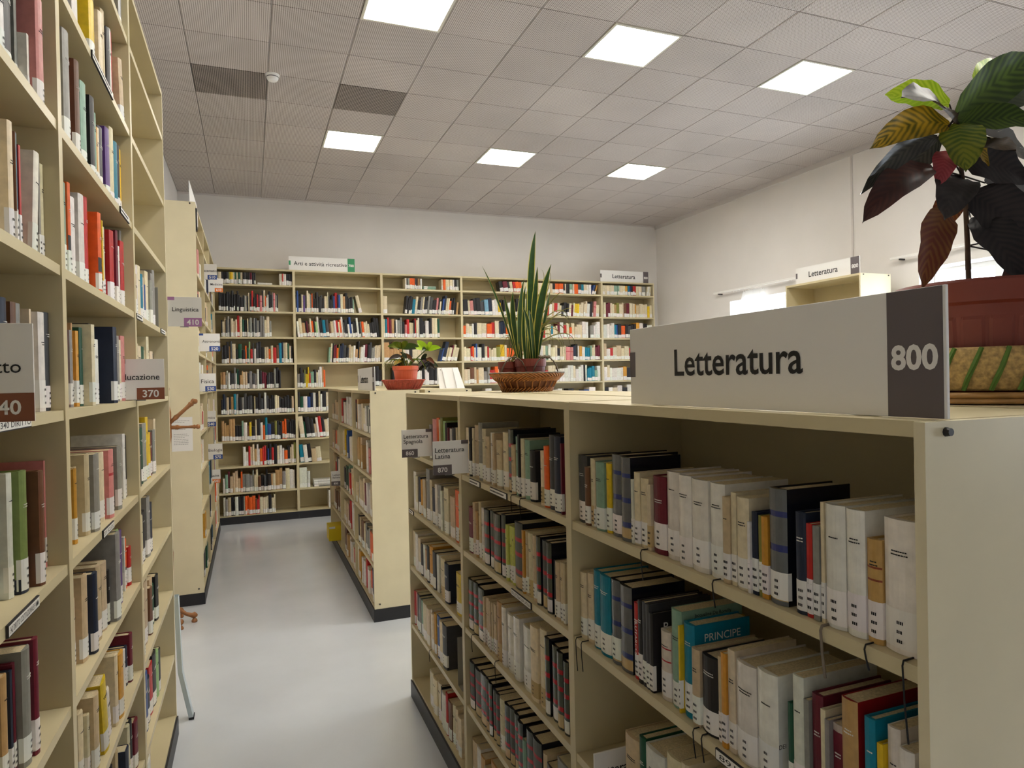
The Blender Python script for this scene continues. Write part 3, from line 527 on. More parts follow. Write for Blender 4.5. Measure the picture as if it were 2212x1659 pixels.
def score(r):
    vis=0; tot=0; T,H,D=r['T'],r['H'],r['D']
    P=[(-.0015,T*fy,H*fz) for fy in (.25,.75) for fz in (.08,.3,.5,.7,.93)]+[(D*.25,T*.5,H+.0012)]+[(D*.2,yy,H*fz) for yy in (-.0012,T+.0012) for fz in (.5,.93)]
    for p in P:
        q=r['M']@Vector(p); u=px(q); tot+=1
        if not u or not(0<u[0]<2212 and 0<u[1]<1659): continue
        d=q-EYE; h=bvh.ray_cast(EYE,d.normalized(),d.length+.01)
        if h[0] is None or h[3]>d.length-.004: vis+=1
    if not vis: return 0
    c=[px(r['M']@Vector(p)) for p in ((0,0,0),(0,T,0),(0,0,H),(0,T,H),(D*.4,0,H),(D*.4,T,H))]
    if any(q is None for q in c): return 0
    a=(max(q[0] for q in c)-min(q[0] for q in c))*(max(q[1] for q in c)-min(q[1] for q in c))
    return a*vis/tot
for r in BOOKS: r['sc']=score(r)
order=sorted(BOOKS,key=lambda r:-r['sc']); pick=[r for r in order[:300] if r['sc']>0]; picked={r['n'] for r in pick}
# ---- words for each picked book
CN=dict(R1='big-sign bookcase',R2='Latina bookcase',R3='Spagnola bookcase',LA='Diritto bookcase',LB='Educazione bookcase',LC='Linguistica bookcase',F1='plain-end low bookcase',F2='middle far low bookcase',F3='yellow-box bookcase',H1='notice bookcase',H2='Matematica bookcase',H3='Medicina bookcase',B0='corner wall bookcase',B1='Arti wall bookcase',B2='wall bookcase behind croton',B3='wall bookcase before snake plant',B4='wall bookcase past snake plant',B5='Letteratura wall bookcase')
ORD=['','second','third','fourth','fifth','sixth','seventh','eighth','ninth','tenth','eleventh','twelfth','thirteenth','fourteenth','fifteenth','sixteenth','seventeenth','eighteenth','nineteenth','twentieth']+[a+b for a in ('twenty-','thirty-','forty-') for b in ('first','second','third','fourth','fifth','sixth','seventh','eighth','ninth','tenth')]
def shelf_words(cid,si):
    n=len(CASES[cid]['lv'])
    if cid[0] in 'LH':
        return {4:'first shelf below eye level',5:'eye-level shelf',6:'first shelf above eye level',7:'second shelf above eye level',8:'third shelf above eye level',9:'topmost shelf',3:'second shelf below eye level',2:'third shelf below eye level',1:'lowest shelf but one',0:'bottom shelf'}[si]
    k=n-1-si; return 'bottom shelf' if si==0 else 'top shelf' if k==0 else ORD[k]+' shelf'
rows={}
for r in BOOKS: rows.setdefault((r['c'],r['s']),[]).append(r)
for (cid,si),L in rows.items():
    L.sort(key=lambda r:r['s0']); sw=shelf_words(cid,si)
    end='far' if cid[0] in 'RFQ' else 'near' if cid[0] in 'LH' else 'left'
    for i,r in enumerate(L):
        nm=NAME[r['code']]; ad='lying ' if r['flat'] else 'leaning ' if abs(r['lean'])>5 else ''
        r['desc']=(ad,nm)
    for i,r in enumerate(L):
        ad,nm=r['desc']; same=[q for q in L if q['desc']==r['desc']]
        if len(same)==1: r['label']=f"{ad}{nm} book, the only one on {sw} of the {CN[cid]}"; continue
        a=L[i-1]['desc'][1] if i else None; c=L[i+1]['desc'][1] if i+1<len(L) else None
        ctx=lambda q:(lambda j:(L[j-1]['desc'][1] if j else None,L[j+1]['desc'][1] if j+1<len(L) else None))(L.index(q))
        if a and c and sum(ctx(q)==(a,c) for q in same)==1 and len((ad+nm+a+c+sw+CN[cid]).split())+2<13:
            r['label']=f"{ad}{nm} book between {a} and {c} ones, {sw}, {CN[cid]}"
        else:
            k=same.index(r); o=ORD[k]+' ' if k else ''
            r['label']=f"{ad}{nm} book, {o}{'such ' if not ad else ''}one from the {end} end, {sw}, {CN[cid]}" if k else f"{ad}{nm} book closest to the {end} end of its kind, {sw}, {CN[cid]}"
for r in BOOKS:
    if len(r['label'].split())>16: r['label']=r['label'].replace('closest to the','at').replace('of its kind, ','of its kind, ').replace(' such one',' one')
    if len(r['label'].split())>16: r['label']=r['label'].replace(' bookcase','',1)
GRP=lambda r:f"books on the {shelf_words(r['c'],r['s'])} of the {CN[r['c']]}"
TEXTED={}
for r in BOOKS:
    if r['n'] not in picked: continue
    T,H,D,code=r['T'],r['H'],r['D'],r['code']; hard=code in 'zZkmnRq' or R.random()<.3
    bands=spine_bands(code,H,T,None)
    light=code in 'wcxbtyOLlSRTp'
    ttl=None
    if T>.014 and r['c'][0] in 'RL' and code not in 'zZ': ttl=INK if light else LABW
    if code=='o' and r['c']=='LB': bands=[(.0,.12*H,PALL['o']),(.26*H,.44*H,PALL['k'])]
    b,bul=book_cover(T,H,D,code,hard,bands,ttl)
    film=code=='z' and R.random()<.6
    o=b.obj('book',M['coverw'] if film or code in 'Zx' else M['cover']); o.matrix_world=r['M']
    tag(o,r['label'],'book',GRP(r))
    p=MB(); ins=.003 if hard else .0012; bt=min(.0028 if hard else .0008,T*.2); x0=bul+bt*1.6
    p.box(x0,D-ins,bt*1.02,T-bt*1.02,.002,H-ins); p.obj('pages',M['paper'],o)
    if r['lab'] and not(r['c'] in('R2',) and code=='z'):
        z0=R.uniform(.004,.012); lh=R.uniform(.042,.056) if code!='x' else .05
        call_label(T,H,bul,z0,z0+lh,dark=1 if (r['c'][0]=='R' and code in 'ctO' and R.random()<.25) else 0).obj('call_number_label',M['print'],o)
    r['obj']=o; TEXTED.setdefault((r['c'],r['s']),[]).append(r)
# ---- all other books: one object
st=MB()
def stuff_book(r):
    Mx=r['M']; T,H,D,code=r['T'],r['H'],r['D'],r['code']; col=jit(PALL[code]); e=.0012
    covc=lin((26,28,38)) if code in 'zZ' else col; bands=spine_bands(code,H,T,None)
    if not bands and r['lab']: z0=R.uniform(.002,.01); bands=[(z0,z0+R.uniform(.04,.055),jit(LABW,.05))]
    zs=sorted({0,H}|{q for a in bands for q in a[:2]}); tr=lambda q:[tuple(Mx@Vector(p)) for p in q]
    bu=min(.004,T*.15)
    for z0,z1 in zip(zs,zs[1:]):
        c=col
        for a in bands:
            if a[0]-1e-6<=z0<a[1]-1e-6: c=a[2]
        st.poly(tr([(0,T*.7,z0),(0,T*.3,z0),(0,T*.3,z1),(0,T*.7,z1)]),c); st.poly(tr([(0,T*.3,z0),(bu,0,z0),(bu,0,z1),(0,T*.3,z1)]),c); st.poly(tr([(bu,T,z0),(0,T*.7,z0),(0,T*.7,z1),(bu,T,z1)]),c)
    st.poly(tr([(bu,0,0),(D,0,0),(D,0,H),(bu,0,H)]),covc); st.poly(tr([(D,T,0),(bu,T,0),(bu,T,H),(D,T,H)]),covc); st.poly(tr([(D,0,0),(D,T,0),(D,T,H),(D,0,H)]),lin((205,190,156)))
    q=min(.002,T*.15); pc=jit(lin((208,192,156)),.1)
    st.poly(tr([(bu,0,H),(D,0,H),(D,q,H),(bu,q,H)]),covc); st.poly(tr([(bu,T-q,H),(D,T-q,H),(D,T,H),(bu,T,H)]),covc); st.poly(tr([(0,T*.3,H),(bu,0,H),(bu+q,q,H),(bu+q,T-q,H),(bu,T,H),(0,T*.7,H)]),covc)
    st.poly(tr([(bu,q,H-e),(D,q,H-e),(D,T-q,H-e),(bu,T-q,H-e)]),pc); st.poly(tr([(bu,0,0),(bu,T,0),(D,T,0),(D,0,0)]),covc)
for r in BOOKS:
    if r['n'] not in picked: stuff_book(r)
tag(st.obj('book_rows',M['cover']),'rows of smaller spined library books filling the farther shelves','books',kind='stuff')

# ------------------------------------------------------------------ lettering and signs
tcache={}
def text_mesh(s,bold=0.0,ext=.0003,align='CENTER'):
    k=(s,bold,align)
    if k in tcache: return tcache[k]
    cu=bpy.data.curves.new('lettering','FONT'); cu.body=s; cu.size=1; cu.offset=bold; cu.extrude=0; cu.align_x=align; cu.space_line=.92; cu.resolution_u=3
    o=bpy.data.objects.new('tmp_text',cu); COL.objects.link(o); bpy.context.view_layer.update()
    me=bpy.data.meshes.new_from_object(o.evaluated_get(bpy.context.evaluated_depsgraph_get())); bpy.data.objects.remove(o)
    tcache[k]=me; return me
def lettering(s,parent,w,cx,cz,y,m,bold=.012,name='lettering',h=None,rot=None,align='CENTER'):
    """flat print facing -y of its parent, fitted to width w, centred on (cx,cz)"""
    src=text_mesh(s,bold,align=align); me=src.copy(); xs=[v.co.x for v in me.vertices]; ys=[v.co.y for v in me.vertices]
    k=w/(max(xs)-min(xs)); kz=k if h is None else h/(max(ys)-min(ys)); mx,my=(max(xs)+min(xs))/2,(max(ys)+min(ys))/2
    for v in me.vertices: v.co=Vector((cx+(v.co.x-mx)*k,y,cz+(v.co.y-my)*kz))
    me.materials.clear(); me.materials.append(M[m])
    o=link(name,me,parent)
    if rot: o.matrix_local=rot
    return o
def flag(label,loc,w,h,words,num,band,numx=(.5,1.0),tab='left',nw=.34,tx=.56,tw=.62,lines=1,rz=0,group=None):
    t=thing('flag_sign',label,'sign',loc,rz,group); e=.0011
    b=MB(); b.box(0,w,-.0015,.0015,0,h); bev(b.obj('sign_board',M['sign'],t),.0004)
    b=MB(); b.box(numx[0]*w,numx[1]*w,-.0022,-.0016,0,h*.29); b.obj('number_band',M['band_'+band],t)
    b=MB(); x0=0 if tab=='left' else w*.8
    b.box(x0,x0+w*.2,-.0022,-.0016,h*.89,h); b.obj('corner_tab',M['band_'+band],t)
    b=MB(); b.box(w*.35,w*.6,.0016,.012,-.004,.0); b.obj('clip',M['chrome'],t)
    lettering(words,t,tw*w,tx*w,h*(.56 if lines==1 else .64),-.0024,'ink',.003,align='CENTER' if lines==1 else 'LEFT')
    lettering(num,t,nw*w,(numx[0]+numx[1])/2*w+(.06*w if num=='340' else 0),h*.145,-.0026,'inkw',.02,'number')
    return t
flag('white flag sign reading Diritto 340 with brown number band',(-.424,1.11,1.606),.145,.135,'Diritto','340','brown',(.40,1),tab='left',tw=.47,tx=.665,nw=.27)
flag('white flag sign reading Educazione 370 with brown number band',(-.419,2.581,1.607),.145,.137,'Educazione','370','brown',(.42,1),tw=.86,tx=.47)
flag('white flag sign reading Linguistica 410 with lilac number band',(-.357,3.56,1.934),.146,.14,'Linguistica','410','lilac',(.47,1),tw=.78,tx=.52,nw=.36)
flag('white flag sign reading Letteratura Latina 870 with grey number band',(.618,2.41,1.303),.136,.124,'Letteratura\nLatina','870','grey',(0,.52),tab='right',lines=2,tx=.47,tw=.82,nw=.27)
flag('white flag sign reading Letteratura Spagnola 860 with grey number band',(.618,2.955,1.313),.136,.122,'Letteratura\nSpagnola','860','grey',(0,.52),tab='right',lines=2,tx=.47,tw=.82,nw=.27)
for nm,num,band,(x,y,z) in (('Matematica','510','blue',(-.40,6.5,2.585)),('Medicina','610','orange',(-.383,7.4,2.59)),('Astronomia','520','blue',(-.355,5.62,1.91)),('Fisica','530','blue',(-.390,5.62,1.606)),('Chimica','540','blue',(-.436,6.5,1.29)),('Biologia','570','blue',(-.388,6.5,.998)),('Cucina','641','orange',(-.446,7.4,.668))):
    flag(f'white flag sign reading {nm} {num} with {band} number band',(x,y,z),.145,.136,nm,num,band,(.48,1),tw=.16*len(nm)**.75,tx=.6)
flag('white flag sign reading Letteratura Italiana 850 on the far low row',(.68,6.44,.695),.14,.136,'Letteratura\nItaliana','850','grey',(0,.6),tab='right',lines=2,tx=.5,tw=.8,nw=.27)
def topsign(label,loc,rz,w,h,words,num,band,bw=.112,tx=.42,tw=.46,tz=.5,th=None,nx=.07,bold=.022):
    t=thing('shelf_sign',label,'sign',loc,rz)
    b=MB(); b.box(0,w,-.0025,.0025,0,h); bev(b.obj('sign_board',M['sign'],t),.0006)
    b=MB(); b.box(w-bw-.004,w-.004,-.0033,-.0026,.0005,h-.0005); b.obj('number_band',M['band_'+band],t)
    b=MB(); b.box(.0,w*.028,-.0033,-.0026,h*.36,h*.69); b.obj('side_tab',M['band_'+band],t)
    b=MB(); b.box(w*.1,w*.16,.0026,.03,0,.002); b.box(w*.8,w*.86,.0026,.03,0,.002); b.obj('foot_bracket',M['chrome'],t)
    lettering(words,t,tw*w,tx*w,h*tz,-.0036,'ink',bold,h=th)
    lettering(num,t,nx,w-.004-bw/2,h*.47,-.0038,'inkw',.03,'number')
    return t
topsign('big white Letteratura 800 sign standing on the low bookcase',(.80,1.316,1.5895),-PI/2,.738,.166,'Letteratura','800','grey',bw=.078,tx=.459,tw=.458,tz=.52,nx=.066,bold=.012)
topsign('white Letteratura sign seen edge-on atop the low row before the back wall',(.80,5.44,1.5895),-PI/2,.77,.166,'Letteratura','800','grey',bw=.078)
topsign('white Arti e attività ricreative sign with green end above the wall cases',(.468,YBc+.02,3.0405),0,.796,.168,'Arti e attività ricreative','700','green',bw=.088,tx=.473,tw=.80,tz=.5,nx=.066,bold=.004)
topsign('white Letteratura 800 sign atop the wall cases in the far corner',(4.766,YBc+.02,3.0405),0,.814,.168,'Letteratura','800','grey',bw=.088,tx=.48,tw=.47,tz=.5,nx=.066,bold=.012)
topsign('white Letteratura 800 sign on the empty bookcase by the windows',(5.40,5.55,2.5855),-PI/2,.80,.166,'Letteratura','800','grey',bw=.10,tx=.45,tw=.46,nx=.075,bold=.012)
t=thing('stored_sign','white sign lettered Letteratura put away crosswise on the lower shelf by the upright','sign',(.7395,1.42,.6905))
b=MB(); b.box(0,.2,-.0025,.0025,0,.067); bev(b.obj('sign_board',M['sign'],t),.0006)
lettering('Letteratura',t,.135,.073,.022,-.0032,'ink',.012)
topsign('white sign seen edge-on on top of the tall bookcase with the notice',(-.40,6.42,3.0355),PI/2+PI,.78,.17,'Scienze','500','blue',bw=.09)

def find(cid,si,code,k=0):
    L=[r for r in sorted(TEXTED.get((cid,si),[]),key=lambda r:r['s0']) if r['code']==code]
    return L[k] if k<len(L) else None
def cover_text(r,s,x0,w,zt,m='inkw',h=None):
    if r: lettering(s,r['obj'],w,x0+w/2,r['H']-zt,-.0004,m,.004,'cover_title',h=h)
def spine_text(r,s,zf,ln,m,h):
    if r: lettering(s,r['obj'],ln,0,0,0,m,.006,'spine_title',h=h,rot=Matrix.Translation((-.0006,r['T']*.5,r['H']*zf))@Matrix.Rotation(-PI/2,4,'Z')@Matrix.Rotation(PI/2,4,'Y'))
cover_text(find('R1',3,'q',2),'PRINCIPE',.028,.085,.026); cover_text(find('R1',3,'q',2),'MICHELE',.022,.085,.046)
cover_text(find('R1',3,'S'),'Jacqueline De Romilly',.035,.09,.013,'ink'); cover_text(find('R1',3,'k',1),'P',.028,.011,.03)
r=find('R1',3,'x',1); cover_text(r,'DEI',.006,.014,(r['H']-.062) if r else .1,'ink')
cover_text(find('R1',2,'w'),'Tra',.012,.03,.018,'ink')
spine_text(find('R1',3,'r'),'PLUTARCO',.56,.075,'inkw',.009)
r=find('LA',4,'D')
if r: lettering('lici',r['obj'],.024,0,0,0,'inkw',.004,'cover_title',rot=Matrix.Translation((.035,r['T']+.0005,.011))@Matrix.Rotation(PI,4,'Z'))
# shelf edge tags (children of their bookcase)
def edge_tag(cid,s0,s1,si,words=None):
    C=CASES[cid]; t=C['t']; W=C['W']; z=C['lv'][si]; y0,y1=W-s1,W-s0
    b=MB(); b.box(-.0012,.0028,y0,y1,z-.0205,z-.0005,INK); b.box(-.0016,-.0011,y0+.002,y1-.002,z-.0185,z-.0025,LABW)
    if not words:
        yy=y1-.006
        while yy>y0+.03:
            d=R.uniform(.004,.009); b.box(-.0019,-.0015,yy-d,yy,z-.013,z-.008,INK); yy-=d+.0022
    o=b.obj('shelf_tag',M['print'],t)
    if words:
        Rm=Matrix.Rotation(-PI/2,4,'Z'); Rm=Matrix.Translation((-.0018,y1,z-.0105))@Rm
        lettering(words,o,(y1-y0)*.92,(y1-y0)/2,0,0,'ink',.004,rot=Rm,h=.0098)
edge_tag('LA',.555,.72,4,'342 DIRITTO COSTITUZIONALE E AMM.'); edge_tag('LA',.535,.70,5,'340 DIRITTO')
edge_tag('LB',.34,.62,8); edge_tag('LB',.70,.86,7); edge_tag('LB',.33,.475,4,'371 SCUOLE'); edge_tag('LC',.02,.16,6); edge_tag('LC',.7,.85,6)
edge_tag('R2',.125,.245,4); edge_tag('R2',.355,.515,4); edge_tag('R2',.54,.70,3,'870 LETTERATURA LATINA'); edge_tag('R1',.58,.86,3,'891 INDEUROPEE'); edge_tag('R3',.02,.12,3)

# ------------------------------------------------------------------ ribbons hanging over the shelf fronts
def ribbon(label,pts,wd=.0022,m='cord'):
    b=MB(); b.tube(pts,wd*.36,5); tag(b.obj('bookmark_ribbon',M[m]),label,'ribbon',None)
XE=XA+.0005
def hang(y,z,l,sw=.008): return [(XE+.02,y,z+.0015),(XE+.001,y-.001,z+.0015),(XE-.0022,y-.002,z-.004),(XE-.0022,y-sw*.5,z-l*.5),(XE-.0015,y-sw,z-l)]
for lab,y,z,l,m in (('black ribbon end over the top shelf edge below the maroon book',1.22,1.285,.06,'cord'),('short black ribbon over the top shelf edge below the white volumes',.985,1.285,.045,'cord'),('grey ribbon hanging from the top shelf below the torn white volumes',.742,1.285,.07,'rib'),('tiny ribbon end over the shelf below the brown-striped book',.668,1.285,.03,'cord'),('long black ribbon dropping past the top shelf edge at the end panel',.612,1.285,.10,'cord'),
  ('black ribbon at the left upright below the teal volumes',1.535,.99,.08,'cord'),('black ribbon beside the upright, second of the pair under teal volumes',1.505,.99,.07,'cord'),('black ribbon loop over the second shelf edge under the teal book',1.05,.99,.05,'cord'),('black ribbon over second shelf edge beside the photo-spined book',1.025,.99,.045,'cord'),
  ('black ribbon over the top shelf edge beside its tag in the Latina bookcase',1.975,1.285,.05,'cord'),('black ribbon below the photo-spined book of the Latina bookcase',1.90,1.285,.06,'cord'),('black ribbon on the third shelf edge of the Latina bookcase',2.42,.69,.06,'cord'),('thin ribbon on the third shelf edge below white volumes',2.16,.69,.07,'cord'),('black ribbons looped on the fourth shelf edge of the Spagnola bookcase',3.09,.385,.05,'cord')):
    ribbon(lab,hang(y,z,l),.0035 if m=='cord' else .006,m)

# ------------------------------------------------------------------ leaves
def leaf(parent,base,tip,wd,m,bow=.12,roll=0,fold=.25,nl=9,face=None,taper=1.0,mid=None):
    B,T=Vector(base),Vector(tip); d=T-B; L=d.length; dn=d.normalized()
    f=face or Vector((-.35,-1,.25)); side=dn.cross(f)
    if side.length<1e-3: side=dn.cross(Vector((1,0,0)))
    side.normalize(); side=Matrix.Rotation(roll,3,dn)@side; nor=side.cross(dn).normalized()
    up=Vector((0,0,1)); b=MB(); rows=[]
    mid_=Vector(mid) if mid else (B+T)/2+up*bow*L*.9
    c=2*mid_-(B+T)/2
    for i in range(nl+1):
        u=i/nl; p=B*(1-u)**2+c*2*u*(1-u)+T*u*u
        ww=wd/2*math.sin(math.pi*min(1,(u*.94+.03))**.82)**.8
        if i==nl: ww=.0004
        row=[]
        for k in (-1,-.5,0,.5,1):
            row.append((p+side*ww*k+nor*(abs(k)*ww*fold+.004*math.sin(u*17+k*3)*min(1,wd*12)*abs(k)),abs(k),u))
        rows.append(row)
    for r0,r1 in zip(rows,rows[1:]):
        for k in range(4):
            q=[r0[k],r0[k+1],r1[k+1],r1[k]]; n=len(b.v); b.v+=[tuple(a[0]) for a in q]; b.f.append((n,n+1,n+2,n+3)); b.t.append([(a[1],a[2],0) for a in q]); b.m.append(0)
    me=bpy.data.meshes.new('leaf'); me.from_pydata(b.v,[],b.f); me.materials.append(m); at=me.color_attributes.new('tint','FLOAT_COLOR','CORNER')
    at.data.foreach_set('color',[v for t in b.t for c_ in t for v in (*c_,1.0)]); 
    bm=bmesh.new(); bm.from_mesh(me); bmesh.ops.remove_doubles(bm,verts=bm.verts,dist=1e-5); bm.to_mesh(me); bm.free()
    me.polygons.foreach_set('use_smooth',[True]*len(me.polygons)); return link('leaf',me,parent)
def local(p,o): return tuple(Vector(p)-Vector(o))
# --- big croton
CROTON=[((1.204,.86,2.137),(1.115,.92,2.165),.07,'lime'),((1.215,.86,2.107),(1.005,.8,2.098),.065,'brown'),((1.22,.86,2.114),(1.417,.83,2.241),.085,'green'),((1.279,.86,2.181),(1.5,.94,2.285),.056,'lime'),((1.222,.86,2.108),(1.501,.88,2.201),.058,'dark'),((1.225,.86,2.101),(1.329,.78,2.087),.058,'green'),((1.203,.86,2.099),(.981,.84,2.025),.056,'mottle'),((1.219,.855,2.1),(1.188,.82,2.0),.075,'mottle2'),((1.225,.855,2.095),(1.262,.83,2.02),.05,'mottle'),((1.23,.86,2.098),(1.405,.91,2.101),.048,'mottle'),((1.172,.86,2.072),(.981,.86,1.954),.039,'silver'),((1.18,.86,2.071),(1.127,.92,1.968),.043,'silver'),((1.158,.86,2.017),(.95,.83,1.896),.063,'maroon'),((1.199,.86,2.049),(1.146,.84,1.977),.043,'pink'),((1.237,.86,2.086),(1.545,.93,2.091),.061,'silver'),((1.244,.86,2.033),(1.361,.82,1.998),.084,'black'),((1.235,.86,2.005),(1.104,.8,1.904),.074,'black'),((1.189,.86,1.944),(1.086,.83,1.792),.067,'rust'),((1.234,.86,1.985),(1.225,.91,1.908),.052,'rust'),((1.257,.86,1.976),(1.342,.81,1.881),.102,'black'),((1.271,.86,1.934),(1.253,.77,1.80),.08,'black'),((1.298,.86,2.001),(1.541,.92,1.981),.093,'black'),((1.348,.86,1.9),(1.451,.91,1.871),.024,'maroon'),((1.438,.86,1.864),(1.373,.88,1.817),.046,'maroon'),((1.248,.86,2.053),(1.227,.76,2.022),.056,'brown'),((1.212,.86,1.99),(1.371,.94,1.959),.046,'black')]
PO=(1.305,.872,ZL+.0005)
t=thing('potted_croton','tall croton with dark glossy leaves in a ribbed terracotta pot beside the big sign','plant',PO)
zp=[.075,.10,.175,.178,.182,.215,.22]
b=MB(); n=64
def rib(a,z):
    q=abs(((a*20/(2*math.pi))%1)-.5); return 1+(.02*min(1,max(0,(.40-q)/.05)) if .04<z<.15 else 0)
b.ring([(.118,.012),(.124,.03),(.1265,.045),(.134,.12),(.1375,.149),(.139,.155),(.140,.165),(.141,.175),(.149,.18),(.150,.215),(.147,.22),(.142,.22),(.138,.2),(.0,.2)],n*5,wob=rib); b.obj('pot',M['terrad'],t,False)
b=MB(); b.ring([(0,.201),(.137,.204)],32); b.obj('soil',M['soil'],t)
b=MB(); b.ring([(.152,.024),(.162,.028),(.166,.06),(.163,.094),(.158,.1),(.148,.098)],48); b.obj('straw_band',M['straw'],t,True)
for k in range(26):
    a=2*math.pi*k/26; b=MB(); pts=[]
    for z,r in ((.025,.164),(.045,.1675),(.07,.1675),(.099,.162)): pts.append((r*math.cos(a+(z-.06)*2.2),r*math.sin(a+(z-.06)*2.2),z))
    b.tube(pts,[.004,.0045,.0045,.004],5); b.obj('green_strip',M['strawg'],t)
for z,r in ((.0165,.168),(.0065,.166)):
    b=MB(); b.ring([(r-.005,z-.004),(r,z-.0052),(r+.005,z-.002),(r+.005,z+.002),(r,z+.0052),(r-.005,z+.004)],48); b.obj('bamboo_hoop',M['bamboo'],t,True)
b=MB(); b.ring([(0,.001),(.15,.001),(.152,.004),(.15,.012),(.0,.012)],40); b.obj('basket_base',M['black'],t)
sp=[(1.249,.86,1.79),(1.247,.86,1.88),(1.243,.86,1.966),(1.235,.86,2.009),(1.217,.86,2.112)]
b=MB(); b.tube([local(p,PO) for p in sp],[.0048,.0045,.0042,.004,.0035],8); b.obj('stem',mat('brown_stem',(92,70,54),.8,noise=.3,nscale=60),t)
for k,(B_,T_,wd,c) in enumerate(CROTON):
    leaf(t,local(B_,PO),local(T_,PO),wd,LM[c],bow=.10 if T_[2]<B_[2] else .06,roll=R.uniform(-.35,.35))
    ax=min(sp,key=lambda q:(Vector(q)-Vector(B_)).length)
    if (Vector(ax)-Vector(B_)).length>.01:
        b=MB(); b.tube([local(ax,PO),local(B_,PO)],[.0016,.0014],5); b.obj('leaf_stalk',M['soil'],t)
# --- snake plant, dracaena, basket
SO=(1.243,3.0,ZL+.0005)
t=thing('wicker_basket','oval brown willow basket with wire handles holding two plant pots','basket',SO)
A=[(.118,.0,'b'),(.128,.02,'b'),(.150,.055,'m'),(.186,.088,'t')]
b=MB(); b.ring([(0,.003),(.112,.003),(.122,.02),(.144,.05),(.178,.086),(.176,.088),(.138,.05),(.11,.01),(0,.01)],40,sy=.78); b.obj('basket_body',M['wickd'],t)
def strands(z0,z1,r0,r1,nn,slant,rad,name):
    b=MB()
    for k in range(nn):
        a=2*math.pi*k/nn; pts=[]
        for q in (0,.33,.66,1):
            z=z0+(z1-z0)*q; r=r0+(r1-r0)*q+.004*math.sin(q*math.pi)+.0015; aa=a+slant*q; pts.append((r*math.cos(aa),.78*r*math.sin(aa),z))
        b.tube(pts,rad,4,caps=False)
    o=b.obj(name,M['wick'],t,True); o['kind']='stuff'; return o
strands(.001,.020,.119,.127,44,.22,.0042,'lower_weave')
strands(.052,.072,.146,.168,56,.26,.0044,'upper_weave'); strands(.068,.088,.162,.183,56,-.26,.0044,'upper_weave')
for k in range(24):
    a=2*math.pi*(k+.5)/24; b=MB(); b.tube([(r*math.cos(a),.78*r*math.sin(a),z) for r,z in ((.128,.016),(.140,.036),(.150,.056))],.0032,5); b.obj('stake',M['wick'],t)
b=MB(); b.tube([(.186*math.cos(2*math.pi*k/64),.145*math.sin(2*math.pi*k/64),.09+.0012*math.sin(k*2.4)) for k in range(65)],.0034,6); b.obj('twisted_rim',M['wire'],t,True)
for nm,cx,cy_,tx in (('wire_handle',-.085,-.05,-.03),('wire_handle',.055,-.1,.03)):
    b=MB(); pts=[]
    for k in range(17):
        u=k/16; pts.append((cx+.085*(u-.5)*1.5,cy_+.0*u,.09+.075*math.sin(math.pi*u)**.6+.002*math.sin(k*3)))
    b.tube(pts,.0034,6); b.obj(nm,M['wire'],t,True)
b=MB(); pts=[(.02+.058*k/24,-.1+.004*math.cos(k*1.9),.163+.005*math.sin(k*1.9)) for k in range(25)]; b.tube(pts,.0055,6); b.obj('handle_grip',M['wire'],t,True)
def pot(name,label,loc,r,h,m,cat='plant'):
    t=thing(name,label,cat,loc)
    b=MB(); b.ring([(0,0),(r*.78,0),(r*.94,h*.74),(r,h*.75),(r*1.02,h),(r*.96,h),(r*.93,h*.86),(0,h*.86)],36); b.obj('pot',m,t,False)
    b=MB(); b.ring([(0,h*.87),(r*.93,h*.88)],24); b.obj('soil',M['soil'],t); return t
SANS=[((1.269,3,1.746),(1.281,3.02,2.123),(1.317,3.032,2.372),.038),((1.305,3,1.746),(1.296,2.95,1.967),(1.346,2.92,2.194),.046),((1.202,3,1.746),(1.174,2.98,1.917),(1.167,2.968,2.066),.031),((1.211,3,1.746),(1.185,2.94,1.939),(1.199,2.904,2.118),.031),((1.235,3,1.746),(1.241,3.03,1.948),(1.266,3.048,2.105),.024),((1.269,3,1.746),(1.275,2.97,1.994),(1.289,2.952,2.184),.03),((1.291,3,1.746),(1.242,2.93,1.889),(1.213,2.888,1.969),.024),((1.194,3,1.757),(1.184,3.04,1.897),(1.157,3.064,2.059),.024),((1.197,3,1.747),(1.104,2.98,1.991),(1.014,2.968,2.18),.012),((1.285,3,1.748),(1.241,2.96,1.891),(1.198,2.936,1.993),.024),((1.313,3,1.746),(1.368,3.05,1.952),(1.411,3.08,2.088),.02),((1.252,3,1.746),(1.275,3.06,1.925),(1.291,3.096,2.092),.026)]
SP=(1.262,3.0,ZL+.012)
t=pot('snake_plant','tall snake plant with yellow-edged upright blades in a brown pot in the wicker basket',SP,.075,.145,M['terrad'])
